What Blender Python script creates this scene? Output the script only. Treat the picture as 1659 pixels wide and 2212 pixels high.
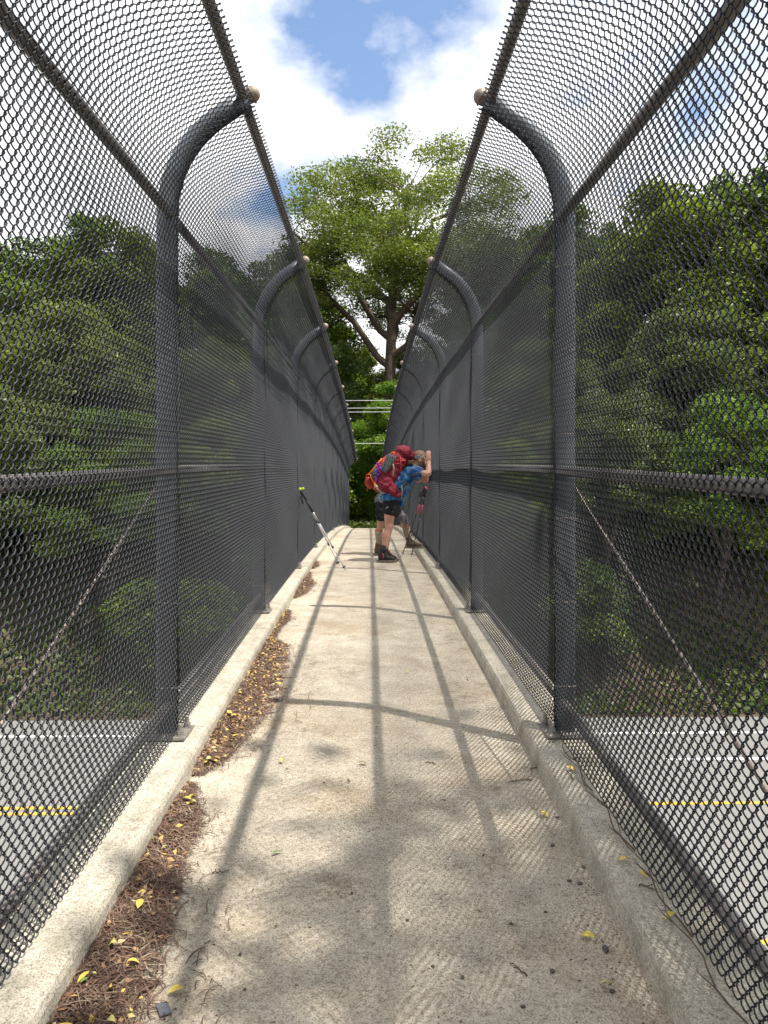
import bpy, bmesh, math, random
import numpy as np
from mathutils import Vector, Matrix
R = math.radians
for o in list(bpy.data.objects): bpy.data.objects.remove(o)
SC = bpy.context.scene
COL = SC.collection

# ------------------------------------------------------------------ camera, sky, sun, exposure
CAMH, CAMX = 1.36, 0.013
cd = bpy.data.cameras.new('camera'); cam = bpy.data.objects.new('camera', cd); COL.objects.link(cam)
cd.sensor_fit = 'VERTICAL'; cd.sensor_height = 36.0; cd.sensor_width = 36.0
cd.lens = 36.0 * 1600 / 2212
cd.clip_start = 0.05; cd.clip_end = 5000
cam.location = (CAMX, 0, CAMH); cam.rotation_euler = (R(90), 0, R(-1.092))
SC.camera = cam

SUNV = Vector((0.35, -0.245, 1.0)).normalized()
elev = math.asin(SUNV.z); azim = math.atan2(SUNV.x, SUNV.y)
world = bpy.data.worlds.new('World'); SC.world = world; world.use_nodes = True
wt = world.node_tree; wt.nodes.clear()
def wn(t, **k):
    n = wt.nodes.new(t)
    for a, b in k.items(): setattr(n, a, b)
    return n
out = wn('ShaderNodeOutputWorld'); bg = wn('ShaderNodeBackground'); bg.inputs[1].default_value = 0.15
sky = wn('ShaderNodeTexSky', sky_type='NISHITA', sun_disc=False)
sky.sun_elevation = elev; sky.sun_rotation = azim; sky.dust_density = 1.0; sky.air_density = 1.0
tc = wn('ShaderNodeTexCoord'); sep = wn('ShaderNodeSeparateXYZ'); wt.links.new(tc.outputs['Generated'], sep.inputs[0])
zz = wn('ShaderNodeMath', operation='MAXIMUM'); zz.inputs[1].default_value = 0.0; wt.links.new(sep.outputs[2], zz.inputs[0])
za = wn('ShaderNodeMath', operation='ADD'); za.inputs[1].default_value = 0.32; wt.links.new(zz.outputs[0], za.inputs[0])
dx = wn('ShaderNodeMath', operation='DIVIDE'); wt.links.new(sep.outputs[0], dx.inputs[0]); wt.links.new(za.outputs[0], dx.inputs[1])
dy = wn('ShaderNodeMath', operation='DIVIDE'); wt.links.new(sep.outputs[1], dy.inputs[0]); wt.links.new(za.outputs[0], dy.inputs[1])
cmb = wn('ShaderNodeCombineXYZ'); wt.links.new(dx.outputs[0], cmb.inputs[0]); wt.links.new(dy.outputs[0], cmb.inputs[1])
mp = wn('ShaderNodeMapping'); mp.inputs['Location'].default_value = (8.95, 12.10, 0.0); wt.links.new(cmb.outputs[0], mp.inputs[0])
ns = wn('ShaderNodeTexNoise'); ns.inputs['Scale'].default_value = 2.1; ns.inputs['Detail'].default_value = 9; ns.inputs['Roughness'].default_value = 0.56
wt.links.new(mp.outputs[0], ns.inputs['Vector'])
cr = wn('ShaderNodeValToRGB'); cr.color_ramp.elements[0].position = 0.352; cr.color_ramp.elements[1].position = 0.455
wt.links.new(ns.outputs[0], cr.inputs[0])
ns2 = wn('ShaderNodeTexNoise'); ns2.inputs['Scale'].default_value = 3.5; ns2.inputs['Detail'].default_value = 7
wt.links.new(mp.outputs[0], ns2.inputs['Vector'])
cc = wn('ShaderNodeValToRGB'); cc.color_ramp.elements[0].position = 0.32; cc.color_ramp.elements[1].position = 0.62
cc.color_ramp.elements[0].color = (4.0, 4.15, 4.5, 1); cc.color_ramp.elements[1].color = (6.4, 6.4, 6.5, 1)
wt.links.new(ns2.outputs[0], cc.inputs[0])
mx = wn('ShaderNodeMixRGB'); wt.links.new(cr.outputs[0], mx.inputs[0]); wt.links.new(sky.outputs[0], mx.inputs[1]); wt.links.new(cc.outputs[0], mx.inputs[2])
wt.links.new(mx.outputs[0], bg.inputs[0]); wt.links.new(bg.outputs[0], out.inputs[0])

sd = bpy.data.lights.new('sun', 'SUN'); sd.energy = 4.3; sd.angle = R(0.55); sd.color = (1.0, 0.95, 0.87)
sun = bpy.data.objects.new('sun', sd); COL.objects.link(sun); sun.location = (10, -8, 30)
sun.rotation_euler = SUNV.to_track_quat('Z', 'Y').to_euler()
SC.view_settings.view_transform = 'Standard'; SC.view_settings.look = 'None'
SC.view_settings.exposure = 0.72; SC.view_settings.gamma = 1.0; SC.view_settings.use_curve_mapping = False
SC.cycles.use_denoising = True
SC.cycles.max_bounces = 8; SC.cycles.transparent_max_bounces = 8

# ------------------------------------------------------------------ materials
MATS = {}
def material(name):
    m = bpy.data.materials.new(name); m.use_nodes = True
    nt = m.node_tree; b = nt.nodes['Principled BSDF']; MATS[name] = m
    return m, nt, b
def nd(nt, t, **k):
    n = nt.nodes.new(t)
    for a, b in k.items(): setattr(n, a, b)
    return n
def noise(nt, vec, scale, detail=4, rough=0.5):
    n = nd(nt, 'ShaderNodeTexNoise'); n.inputs['Scale'].default_value = scale; n.inputs['Detail'].default_value = detail
    n.inputs['Roughness'].default_value = rough
    nt.links.new(vec, n.inputs['Vector']); return n.outputs[0]
def ramp(nt, fac, stops):
    r = nd(nt, 'ShaderNodeValToRGB'); e = r.color_ramp.elements
    while len(e) < len(stops): e.new(0.5)
    for k, (p, c) in enumerate(stops): e[k].position = p; e[k].color = (*c, 1) if len(c) == 3 else c
    nt.links.new(fac, r.inputs[0]); return r.outputs[0]
def mix(nt, a, b, fac, mode='MIX'):
    m = nd(nt, 'ShaderNodeMixRGB', blend_type=mode)
    for i, v in ((0, fac), (1, a), (2, b)):
        if isinstance(v, (int, float)): m.inputs[i].default_value = v
        elif isinstance(v, tuple): m.inputs[i].default_value = (*v, 1)
        else: nt.links.new(v, m.inputs[i])
    return m.outputs[0]
def bump(nt, b, h, strength, dist):
    n = nd(nt, 'ShaderNodeBump'); n.inputs['Strength'].default_value = strength; n.inputs['Distance'].default_value = dist
    nt.links.new(h, n.inputs['Height']); nt.links.new(n.outputs[0], b.inputs['Normal'])
def objco(nt): return nd(nt, 'ShaderNodeTexCoord').outputs['Object']
def worldco(nt): return nd(nt, 'ShaderNodeNewGeometry').outputs['Position']
def simple(name, col, rough=0.6, var=0.25, scale=20, metal=0.0, spec=0.5, bmp=0.0, bscale=200):
    m, nt, b = material(name); v = objco(nt)
    n = noise(nt, v, scale, 5)
    lo = tuple(c * (1 - var) for c in col); hi = tuple(min(1, c * (1 + var)) for c in col)
    nt.links.new(ramp(nt, n, [(0.3, lo), (0.7, hi)]), b.inputs['Base Color'])
    b.inputs['Roughness'].default_value = rough; b.inputs['Metallic'].default_value = metal
    b.inputs['Specular IOR Level'].default_value = spec
    if bmp: bump(nt, b, noise(nt, v, bscale, 4), bmp, 0.002)
    return m
def concrete(name, base, stain, sscale, broom=True, moss=False):
    m, nt, b = material(name); v = worldco(nt)
    big = noise(nt, v, 0.9, 6, 0.6); mid = noise(nt, v, 7, 7, 0.65); fine = noise(nt, v, 190, 3, 0.7)
    c = mix(nt, tuple(x * 0.80 for x in base), tuple(min(1, x * 1.16) for x in base), ramp(nt, mid, [(0.3, (0, 0, 0)), (0.7, (1, 1, 1))]))
    st = noise(nt, v, sscale, 8, 0.7)
    c = mix(nt, c, stain, ramp(nt, st, [(0.48, (0, 0, 0)), (0.70, (0.55, 0.55, 0.55))]))
    st2 = noise(nt, v, 4.3, 9, 0.75)
    c = mix(nt, c, (0.16, 0.125, 0.095), ramp(nt, st2, [(0.575, (0, 0, 0)), (0.68, (0.62, 0.62, 0.62))]))
    c = mix(nt, c, ramp(nt, big, [(0.3, (0.82, 0.80, 0.76)), (0.7, (1.1, 1.08, 1.04))]), 1.0, 'MULTIPLY')
    sp = ramp(nt, fine, [(0.34, (0.30, 0.28, 0.26)), (0.50, (1, 1, 1)), (0.66, (1.22, 1.21, 1.18))])
    c = mix(nt, c, sp, 0.85, 'MULTIPLY')
    sp2 = ramp(nt, noise(nt, v, 62, 5, 0.75), [(0.36, (0.55, 0.52, 0.48)), (0.50, (1, 1, 1)), (0.68, (1.12, 1.12, 1.10))])
    c = mix(nt, c, sp2, 0.7, 'MULTIPLY')
    pit = nd(nt, 'ShaderNodeTexVoronoi'); pit.inputs['Scale'].default_value = 34; nt.links.new(v, pit.inputs['Vector'])
    pm = noise(nt, v, 3.1, 3)
    pr = nd(nt, 'ShaderNodeMath', operation='MULTIPLY'); pr.inputs[1].default_value = 0.075; nt.links.new(pm, pr.inputs[0])
    lt = nd(nt, 'ShaderNodeMath', operation='LESS_THAN'); nt.links.new(pit.outputs['Distance'], lt.inputs[0]); nt.links.new(pr.outputs[0], lt.inputs[1])
    lm = nd(nt, 'ShaderNodeMath', operation='MULTIPLY'); lm.inputs[1].default_value = 0.55; nt.links.new(lt.outputs[0], lm.inputs[0])
    c = mix(nt, c, (0.09, 0.075, 0.06), lm.outputs[0])
    if moss:
        ms = noise(nt, v, 6, 8, 0.7); c = mix(nt, c, (0.20, 0.19, 0.12), ramp(nt, ms, [(0.5, (0, 0, 0)), (0.68, (0.5, 0.5, 0.5))]))
    nt.links.new(c, b.inputs['Base Color']); b.inputs['Roughness'].default_value = 0.92; b.inputs['Specular IOR Level'].default_value = 0.2
    h = fine
    if broom:
        mpn = nd(nt, 'ShaderNodeMapping'); mpn.inputs['Scale'].default_value = (2.0, 130, 1); nt.links.new(v, mpn.inputs[0])
        br = noise(nt, mpn.outputs[0], 1.0, 3, 0.6)
        h = mix(nt, fine, br, 0.25)
        c2 = mix(nt, c, ramp(nt, br, [(0.3, (0.88, 0.87, 0.85)), (0.7, (1.05, 1.05, 1.04))]), 0.5, 'MULTIPLY')
        nt.links.new(c2, b.inputs['Base Color'])
    bump(nt, b, h, 0.55, 0.004)
    return m
concrete('concrete_deck', (0.50, 0.455, 0.385), (0.36, 0.265, 0.17), 1.7)
concrete('concrete_kerb', (0.50, 0.47, 0.41), (0.33, 0.29, 0.22), 2.6, broom=False, moss=True)
concrete('concrete_wall', (0.36, 0.34, 0.30), (0.16, 0.15, 0.12), 1.2, broom=False)
m, nt, b = material('vinyl_wire'); b.inputs['Base Color'].default_value = (0.021, 0.0235, 0.0285, 1); b.inputs['Roughness'].default_value = 0.42; b.inputs['Specular IOR Level'].default_value = 0.3
simple('post_steel', (0.135, 0.155, 0.18), 0.42, 0.3, 9, 0.25)
simple('rail_steel', (0.19, 0.165, 0.148), 0.5, 0.35, 14, 0.2)
simple('rod_steel', (0.36, 0.29, 0.24), 0.5, 0.4, 30, 0.3)
simple('plate_steel', (0.23, 0.215, 0.19), 0.6, 0.35, 30, 0.3, bmp=0.3)
simple('ball_metal', (0.25, 0.20, 0.155), 0.6, 0.3, 25, 0.2, bmp=0.15)
simple('asphalt', (0.20, 0.195, 0.185), 0.9, 0.18, 60, bmp=0.3)
simple('yellow_paint', (0.62, 0.37, 0.04), 0.7, 0.15, 30)
simple('white_paint', (0.72, 0.72, 0.70), 0.7, 0.12, 30)
simple('cable', (0.55, 0.55, 0.55), 0.4, 0.1, 5)
simple('bark', (0.105, 0.08, 0.058), 0.95, 0.45, 9, bmp=0.6, bscale=30)
def leafmat(name, cols, trans=0.3, rough=0.45):
    m, nt, b = material(name)
    g = nd(nt, 'ShaderNodeNewGeometry'); oi = nd(nt, 'ShaderNodeObjectInfo')
    c = ramp(nt, g.outputs['Random Per Island'], cols)
    n = noise(nt, objco(nt), 0.55, 2)
    c = mix(nt, c, ramp(nt, n, [(0.35, (0.72, 0.8, 0.8)), (0.65, (1.25, 1.15, 0.9))]), 1.0, 'MULTIPLY')
    c = mix(nt, c, ramp(nt, oi.outputs['Random'], [(0.0, (0.78, 0.86, 0.9)), (1.0, (1.2, 1.1, 0.85))]), 1.0, 'MULTIPLY')
    nt.links.new(c, b.inputs['Base Color']); b.inputs['Roughness'].default_value = rough; b.inputs['Specular IOR Level'].default_value = 0.35
    tr = nd(nt, 'ShaderNodeBsdfTranslucent'); c2 = mix(nt, c, (1.5, 1.6, 0.5), 1.0, 'MULTIPLY'); nt.links.new(c2, tr.inputs[0])
    ms = nd(nt, 'ShaderNodeMixShader'); ms.inputs[0].default_value = trans
    nt.links.new(b.outputs[0], ms.inputs[1]); nt.links.new(tr.outputs[0], ms.inputs[2])
    nt.links.new(ms.outputs[0], nt.nodes['Material Output'].inputs[0]); return m
leafmat('leaf_tree', [(0.0, (0.085, 0.130, 0.042)), (0.5, (0.135, 0.185, 0.062)), (1.0, (0.200, 0.240, 0.090))])
leafmat('leaf_wood', [(0.0, (0.050, 0.100, 0.020)), (0.5, (0.110, 0.180, 0.032)), (1.0, (0.200, 0.265, 0.050))])
leafmat('leaf_bright', [(0.0, (0.085, 0.16, 0.03)), (0.5, (0.13, 0.22, 0.035)), (1.0, (0.19, 0.27, 0.05))], 0.4)
leafmat('leaf_grass', [(0.0, (0.05, 0.085, 0.022)), (0.6, (0.085, 0.13, 0.03)), (1.0, (0.15, 0.17, 0.06))])
m, nt, b = material('ground'); v = worldco(nt)
c = ramp(nt, noise(nt, v, 0.5, 8, 0.65), [(0.35, (0.055, 0.042, 0.028)), (0.55, (0.10, 0.075, 0.045)), (0.68, (0.05, 0.075, 0.02))])
nt.links.new(c, b.inputs['Base Color']); b.inputs['Roughness'].default_value = 1.0; bump(nt, b, noise(nt, v, 6, 6), 0.8, 0.1)
simple('litter', (0.12, 0.072, 0.052), 0.95, 0.5, 60, bmp=1.0, bscale=160)
m, nt, b = material('needle'); g = nd(nt, 'ShaderNodeNewGeometry')
nt.links.new(ramp(nt, g.outputs['Random Per Island'], [(0.0, (0.060, 0.034, 0.024)), (0.55, (0.16, 0.092, 0.062)), (0.9, (0.25, 0.17, 0.12)), (1.0, (0.36, 0.30, 0.22))]), b.inputs['Base Color']); b.inputs['Roughness'].default_value = 0.85
m, nt, b = material('flake'); g = nd(nt, 'ShaderNodeNewGeometry')
nt.links.new(ramp(nt, g.outputs['Random Per Island'], [(0.0, (0.16, 0.075, 0.04)), (0.4, (0.30, 0.17, 0.09)), (0.62, (0.50, 0.30, 0.10)), (0.8, (0.60, 0.44, 0.10)), (0.95, (0.55, 0.45, 0.28)), (1.0, (0.25, 0.30, 0.08))]), b.inputs['Base Color']); b.inputs['Roughness'].default_value = 0.7
simple('yellow_leaf', (0.60, 0.46, 0.08), 0.6, 0.25, 60)
simple('pale_leaf', (0.50, 0.47, 0.16), 0.6, 0.25, 60)
simple('green_leaf', (0.15, 0.26, 0.06), 0.6, 0.25, 60)
simple('pebble', (0.10, 0.088, 0.075), 0.9, 0.35, 50)
simple('twig', (0.10, 0.07, 0.05), 0.9, 0.3, 50)
simple('slate_chip', (0.12, 0.13, 0.15), 0.7, 0.2, 40)
# figures
m, nt, b = material('skin'); v = objco(nt)
nt.links.new(ramp(nt, noise(nt, v, 14, 4), [(0.3, (0.42, 0.21, 0.145)), (0.7, (0.54, 0.30, 0.215))]), b.inputs['Base Color'])
b.inputs['Roughness'].default_value = 0.5; b.inputs['Subsurface Weight'].default_value = 0.12; b.inputs['Subsurface Radius'].default_value = (0.02, 0.008, 0.004)
simple('skin_tan', (0.44, 0.23, 0.14), 0.5, 0.12, 14)
simple('hair_brown', (0.20, 0.105, 0.055), 0.6, 0.4, 60, bmp=0.8, bscale=180)
simple('beard_brown', (0.11, 0.042, 0.022), 0.7, 0.4, 60, bmp=0.8, bscale=180)
simple('eye_dark', (0.02, 0.015, 0.01), 0.2, 0.1)
m, nt, b = material('shirt_blue'); v = objco(nt)
w1 = nd(nt, 'ShaderNodeTexVoronoi', feature='DISTANCE_TO_EDGE'); w1.inputs['Scale'].default_value = 9.5
mpn = nd(nt, 'ShaderNodeMapping'); mpn.inputs['Scale'].default_value = (1.0, 1.0, 1.8); mpn.inputs['Rotation'].default_value = (0.3, 0.6, 0.2)
dist = nd(nt, 'ShaderNodeVectorMath', operation='ADD'); nsv = nd(nt, 'ShaderNodeTexNoise'); nsv.inputs['Scale'].default_value = 12; nt.links.new(v, nsv.inputs['Vector'])
sc_ = nd(nt, 'ShaderNodeVectorMath', operation='SCALE'); sc_.inputs['Scale'].default_value = 0.12; nt.links.new(nsv.outputs['Color'], sc_.inputs[0])
nt.links.new(v, dist.inputs[0]); nt.links.new(sc_.outputs[0], dist.inputs[1]); nt.links.new(dist.outputs[0], mpn.inputs[0]); nt.links.new(mpn.outputs[0], w1.inputs['Vector'])
bl = ramp(nt, noise(nt, v, 11, 4, 0.6), [(0.33, (0.005, 0.030, 0.14)), (0.5, (0.008, 0.085, 0.26)), (0.66, (0.015, 0.20, 0.42))])
lines = ramp(nt, w1.outputs['Distance'], [(0.02, (1, 1, 1)), (0.055, (0, 0, 0))])
brk = ramp(nt, noise(nt, v, 16, 2), [(0.42, (0, 0, 0)), (0.55, (0.85, 0.85, 0.85))])
fm = mix(nt, lines, brk, 1.0, 'MULTIPLY')
nt.links.new(mix(nt, bl, (0.30, 0.28, 0.07), fm), b.inputs['Base Color']); b.inputs['Roughness'].default_value = 0.75
bump(nt, b, noise(nt, v, 14, 3), 0.5, 0.03)
def cloth(name, col, var=0.25, rough=0.8, fold=0.5):
    m, nt, b = material(name); v = objco(nt)
    n = noise(nt, v, 18, 5, 0.6)
    nt.links.new(ramp(nt, n, [(0.3, tuple(c * (1 - var) for c in col)), (0.7, tuple(min(1, c * (1 + var)) for c in col))]), b.inputs['Base Color'])
    b.inputs['Roughness'].default_value = rough; b.inputs['Specular IOR Level'].default_value = 0.25; bump(nt, b, noise(nt, v, 16, 5, 0.6), min(1, fold * 1.3), 0.05); return m
cloth('shorts_black', (0.010, 0.010, 0.012), 0.3, 0.75)
cloth('shirt_grey', (0.12, 0.14, 0.14)); cloth('legging_grey', (0.16, 0.15, 0.17), 0.6)
cloth('sock_beige', (0.28, 0.225, 0.155), 0.15); cloth('sock_black', (0.03, 0.03, 0.032)); cloth('band_orange', (0.38, 0.12, 0.06))
cloth('boot_black', (0.022, 0.021, 0.020), 0.3, 0.6, 0.3); cloth('boot_brown', (0.085, 0.055, 0.034), 0.35, 0.7, 0.3)
cloth('sole_grey', (0.16, 0.13, 0.10), 0.2, 0.8, 0.2); cloth('tag_pink', (0.75, 0.05, 0.12), 0.1, 0.6, 0.1)
cloth('pack_red', (0.20, 0.014, 0.028), 0.28, 0.55, 0.7); cloth('pack_red_light', (0.42, 0.04, 0.045), 0.2, 0.6, 0.4)
cloth('pack_orange', (0.36, 0.045, 0.020), 0.25, 0.6, 0.6); cloth('strap_orange', (0.72, 0.15, 0.02), 0.15, 0.6, 0.2)
cloth('pack_grey', (0.075, 0.080, 0.088), 0.25, 0.7, 0.4); cloth('strap_beige', (0.40, 0.36, 0.29), 0.2, 0.8, 0.2)
cloth('strap_black', (0.02, 0.02, 0.022), 0.2, 0.7, 0.2); cloth('purple_cord', (0.22, 0.03, 0.48), 0.2, 0.6, 0.2)
cloth('clog_grey', (0.085, 0.09, 0.094), 0.12, 0.7, 0.1)
m, nt, b = material('headband'); v = objco(nt)
nt.links.new(ramp(nt, noise(nt, v, 34, 3), [(0.36, (0.03, 0.035, 0.035)), (0.48, (0.16, 0.19, 0.19)), (0.56, (0.33, 0.36, 0.36)), (0.66, (0.42, 0.40, 0.06))]), b.inputs['Base Color']); b.inputs['Roughness'].default_value = 0.8
simple('pole_black', (0.02, 0.02, 0.022), 0.4, 0.1); simple('pole_white', (0.62, 0.62, 0.62), 0.3, 0.1, metal=0.2); simple('pole_red', (0.45, 0.02, 0.06), 0.3, 0.1)
simple('pole_lime', (0.45, 0.60, 0.02), 0.5, 0.1); simple('pole_steel', (0.5, 0.5, 0.5), 0.35, 0.1, metal=0.6); simple('grip_foam', (0.025, 0.025, 0.028), 0.8, 0.2)

# ------------------------------------------------------------------ helpers
rng = np.random.default_rng(7)
def link(o, parent=None):
    COL.objects.link(o)
    if parent is not None: o.parent = parent
    return o
def tag(o, label=None, cat=None, group=None, kind=None):
    if label: o['label'] = label
    if cat: o['category'] = cat
    if group: o['group'] = group
    if kind: o['kind'] = kind
    return o
def mesh_data(name, verts, faces, mat, smooth=False):
    me = bpy.data.meshes.new(name); me.from_pydata([tuple(v) for v in verts], [], [tuple(f) for f in faces]); me.update()
    mm = MATS[mat] if isinstance(mat, str) else mat; me.materials.append(mm)
    if smooth: me.polygons.foreach_set('use_smooth', [True] * len(me.polygons))
    return me
def fast_quads(name, V, nq_faces, mat, smooth=False):
    V = np.asarray(V, np.float32); F = np.asarray(nq_faces, np.int32)
    me = bpy.data.meshes.new(name); n, k = F.shape
    me.vertices.add(len(V)); me.vertices.foreach_set('co', V.ravel())
    me.loops.add(n * k); me.loops.foreach_set('vertex_index', F.ravel())
    me.polygons.add(n); me.polygons.foreach_set('loop_start', np.arange(0, n * k, k, dtype=np.int32))
    if smooth: me.polygons.foreach_set('use_smooth', np.ones(n, bool))
    me.update(calc_edges=True); me.materials.append(MATS[mat]); return me
def obj(name, me, parent=None, loc=None):
    o = bpy.data.objects.new(name, me); link(o, parent)
    if loc is not None: o.location = loc
    return o
def empty(name, loc=(0, 0, 0), rz=0):
    o = bpy.data.objects.new(name, None); o.empty_display_size = 0.2; link(o); o.location = loc; o.rotation_euler.z = rz
    return o
def rel(o, root):     # geometry given in world space: make it relative to its (unrotated) root
    o.location = o.location - root.location; return o
class MB:
    def __init__(s): s.v = []; s.f = []
    def add(s, v, f):
        k = len(s.v); s.v += [tuple(map(float, p)) for p in v]; s.f += [tuple(i + k for i in q) for q in f]; return s
    def box(s, a, b, bev=0):
        (x0, y0, z0), (x1, y1, z1) = a, b
        if not bev:
            return s.add([(x0, y0, z0), (x1, y0, z0), (x1, y1, z0), (x0, y1, z0), (x0, y0, z1), (x1, y0, z1), (x1, y1, z1), (x0, y1, z1)],
                  [(0, 3, 2, 1), (4, 5, 6, 7), (0, 1, 5, 4), (1, 2, 6, 5), (2, 3, 7, 6), (3, 0, 4, 7)])
        bm = bmesh.new(); bmesh.ops.create_cube(bm, size=1)
        for v in bm.verts: v.co = ((x0 + x1) / 2 + v.co.x * (x1 - x0), (y0 + y1) / 2 + v.co.y * (y1 - y0), (z0 + z1) / 2 + v.co.z * (z1 - z0))
        bmesh.ops.bevel(bm, geom=bm.edges[:] + bm.verts[:], offset=bev, segments=2, affect='EDGES', profile=0.5)
        bm.verts.ensure_lookup_table(); s.add([v.co[:] for v in bm.verts], [[v.index for v in f.verts] for f in bm.faces]); bm.free(); return s
    def tube(s, pts, rad, n=10, cap=True):
        pts = [Vector(p) for p in pts]; m_ = len(pts)
        rad = [rad] * m_ if isinstance(rad, (int, float)) else list(rad)
        t0 = (pts[1] - pts[0]).normalized(); u = t0.orthogonal().normalized(); vs = []; fs = []
        for i, p in enumerate(pts):
            t = (pts[min(i + 1, m_ - 1)] - pts[max(i - 1, 0)]).normalized()
            u = (u - t * u.dot(t)).normalized(); w = t.cross(u)
            for k in range(n):
                a = 2 * math.pi * k / n; vs.append(p + (u * math.cos(a) + w * math.sin(a)) * rad[i])
        for i in range(m_ - 1):
            for k in range(n): fs.append((i * n + k, i * n + (k + 1) % n, (i + 1) * n + (k + 1) % n, (i + 1) * n + k))
        if cap: fs += [tuple(range(n - 1, -1, -1)), tuple((m_ - 1) * n + k for k in range(n))]
        return s.add(vs, fs)
    def ell(s, c, r, rot=None, nu=16, nv=10):
        vs = []; fs = []; rot = rot or Matrix.Identity(3); c = Vector(c)
        vs.append(c + rot @ Vector((0, 0, -r[2])))
        for j in range(1, nv):
            ph = -math.pi / 2 + math.pi * j / nv
            for k in range(nu):
                a = 2 * math.pi * k / nu
                vs.append(c + rot @ Vector((r[0] * math.cos(ph) * math.cos(a), r[1] * math.cos(ph) * math.sin(a), r[2] * math.sin(ph))))
        vs.append(c + rot @ Vector((0, 0, r[2]))); top = len(vs) - 1
        for k in range(nu):
            fs.append((0, 1 + (k + 1) % nu, 1 + k)); fs.append((top, top - nu + k, top - nu + (k + 1) % nu))
        for j in range(nv - 2):
            for k in range(nu):
                a = 1 + j * nu; fs.append((a + k, a + (k + 1) % nu, a + nu + (k + 1) % nu, a + nu + k))
        return s.add(vs, fs)
    def loft(s, pts, n=18, lat=(0, 1, 0), sq=2.0):
        """pts: (x,y,z, depth radius, lateral radius); closed, rounded ends"""
        P = [Vector(p[:3]) for p in pts]; ra = [p[3] for p in pts]; rb = [p[4] for p in pts]; m_ = len(P); L = Vector(lat)
        vs = []; fs = []
        T = [(P[min(i + 1, m_ - 1)] - P[max(i - 1, 0)]).normalized() for i in range(m_)]
        rings = [(P[0] - T[0] * min(ra[0], rb[0]) * 0.35, ra[0] * 0.6, rb[0] * 0.6, T[0])] + [(P[i], ra[i], rb[i], T[i]) for i in range(m_)] + [(P[-1] + T[-1] * min(ra[-1], rb[-1]) * 0.35, ra[-1] * 0.6, rb[-1] * 0.6, T[-1])]
        for p, a_, b_, t in rings:
            w = L - t * L.dot(t)
            w = w.normalized() if w.length > 0.05 else t.orthogonal().normalized()
            u = w.cross(t).normalized()
            for k in range(n):
                a = 2 * math.pi * k / n; ca, sa = math.cos(a), math.sin(a)
                e = 2.0 / sq
                vs.append(p + u * a_ * math.copysign(abs(ca) ** e, ca) + w * b_ * math.copysign(abs(sa) ** e, sa))
        for i in range(len(rings) - 1):
            for k in range(n): fs.append((i * n + k, i * n + (k + 1) % n, (i + 1) * n + (k + 1) % n, (i + 1) * n + k))
        fs += [tuple(range(n - 1, -1, -1)), tuple((len(rings) - 1) * n + k for k in range(n))]
        return s.add(vs, fs)
    def build(s, name, mat, parent=None, smooth=True, loc=None):
        return obj(name, mesh_data(name, s.v, s.f, mat, smooth), parent, loc)
    def remesh(s, name, mat, parent=None, voxel=0.008, it=4, wrinkle=0):
        me = mesh_data(name, s.v, s.f, mat, True); o = bpy.data.objects.new(name, me); COL.objects.link(o)
        md = o.modifiers.new('r', 'REMESH'); md.mode = 'VOXEL'; md.voxel_size = voxel; md.use_smooth_shade = True
        sm = o.modifiers.new('s', 'SMOOTH'); sm.iterations = it; sm.factor = 0.5
        dg = bpy.context.evaluated_depsgraph_get(); nm = bpy.data.meshes.new_from_object(o.evaluated_get(dg))
        bpy.data.objects.remove(o); nm.name = name
        if not nm.materials: nm.materials.append(MATS[mat])
        if wrinkle:
            n_ = len(nm.vertices); co = np.empty(n_ * 3, np.float32); no = np.empty(n_ * 3, np.float32)
            nm.vertices.foreach_get('co', co); nm.vertices.foreach_get('normal', no); co = co.reshape(-1, 3); no = no.reshape(-1, 3)
            d = (np.sin(co[:, 0] * 47 + co[:, 2] * 61 + 3 * np.sin(co[:, 1] * 23)) + np.sin(co[:, 2] * 83 - co[:, 0] * 35 + 2.2 * np.sin(co[:, 1] * 41 + 1)) * 0.7) * wrinkle
            nm.vertices.foreach_set('co', (co + no * d[:, None]).ravel().astype(np.float32)); nm.update()
        nm.polygons.foreach_set('use_smooth', [True] * len(nm.polygons))
        return obj(name, nm, parent)

def zd(y): return 0.0875 * y - 0.0022 * y * y         # arched deck surface
S = 2.76; Y1 = 3.37
PY = [Y1 + S * (i - 2) for i in range(13)]             # fence posts along the deck
Y0, YE = PY[0] - 0.4, PY[-1] + 0.35
KH, KX, KO = 0.085, 0.738, 1.02                        # kerb height, inner face, outer face
MX, PX = 0.857, 0.907                                  # mesh plane and post centre line
ROADZ = -4.84

# ------------------------------------------------------------------ terrain and road
def sm(a, b, t):
    t = np.clip((t - a) / (b - a), 0, 1); return t * t * (3 - 2 * t)
def gz(x, y):
    x = np.asarray(x, float); y = np.asarray(y, float)
    far = sm(22.6, 30.0, y) * 5.25 + np.clip(y - 31, 0, 90) * 0.05
    near = (1 - sm(-3.2, 3.4, y)) * 4.6
    bumps = 0.18 * np.sin(x * 0.9 + 1.3 * np.sin(y * 0.5)) * (sm(23, 26, y) + 1 - sm(-2, 2, y)) * np.clip(np.abs(x) / 3 - 0.5, 0, 1)
    return ROADZ - 0.02 + far + near + bumps
xs = np.concatenate([np.linspace(-900, -60, 12), np.linspace(-50, 50, 101), np.linspace(60, 900, 12)])
ys = np.concatenate([np.linspace(-600, -20, 9), np.linspace(-14, 70, 113), np.linspace(80, 1200, 14)])
gx, gy = np.meshgrid(xs, ys); V = np.stack([gx, gy, gz(gx, gy)], -1).reshape(-1, 3)
nx, ny = len(xs), len(ys); ii, jj = np.meshgrid(np.arange(nx - 1), np.arange(ny - 1)); a = (jj * nx + ii).ravel()
tag(obj('ground', fast_quads('ground', V, np.stack([a, a + 1, a + nx + 1, a + nx], 1), 'ground', True)), kind='structure')
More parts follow.
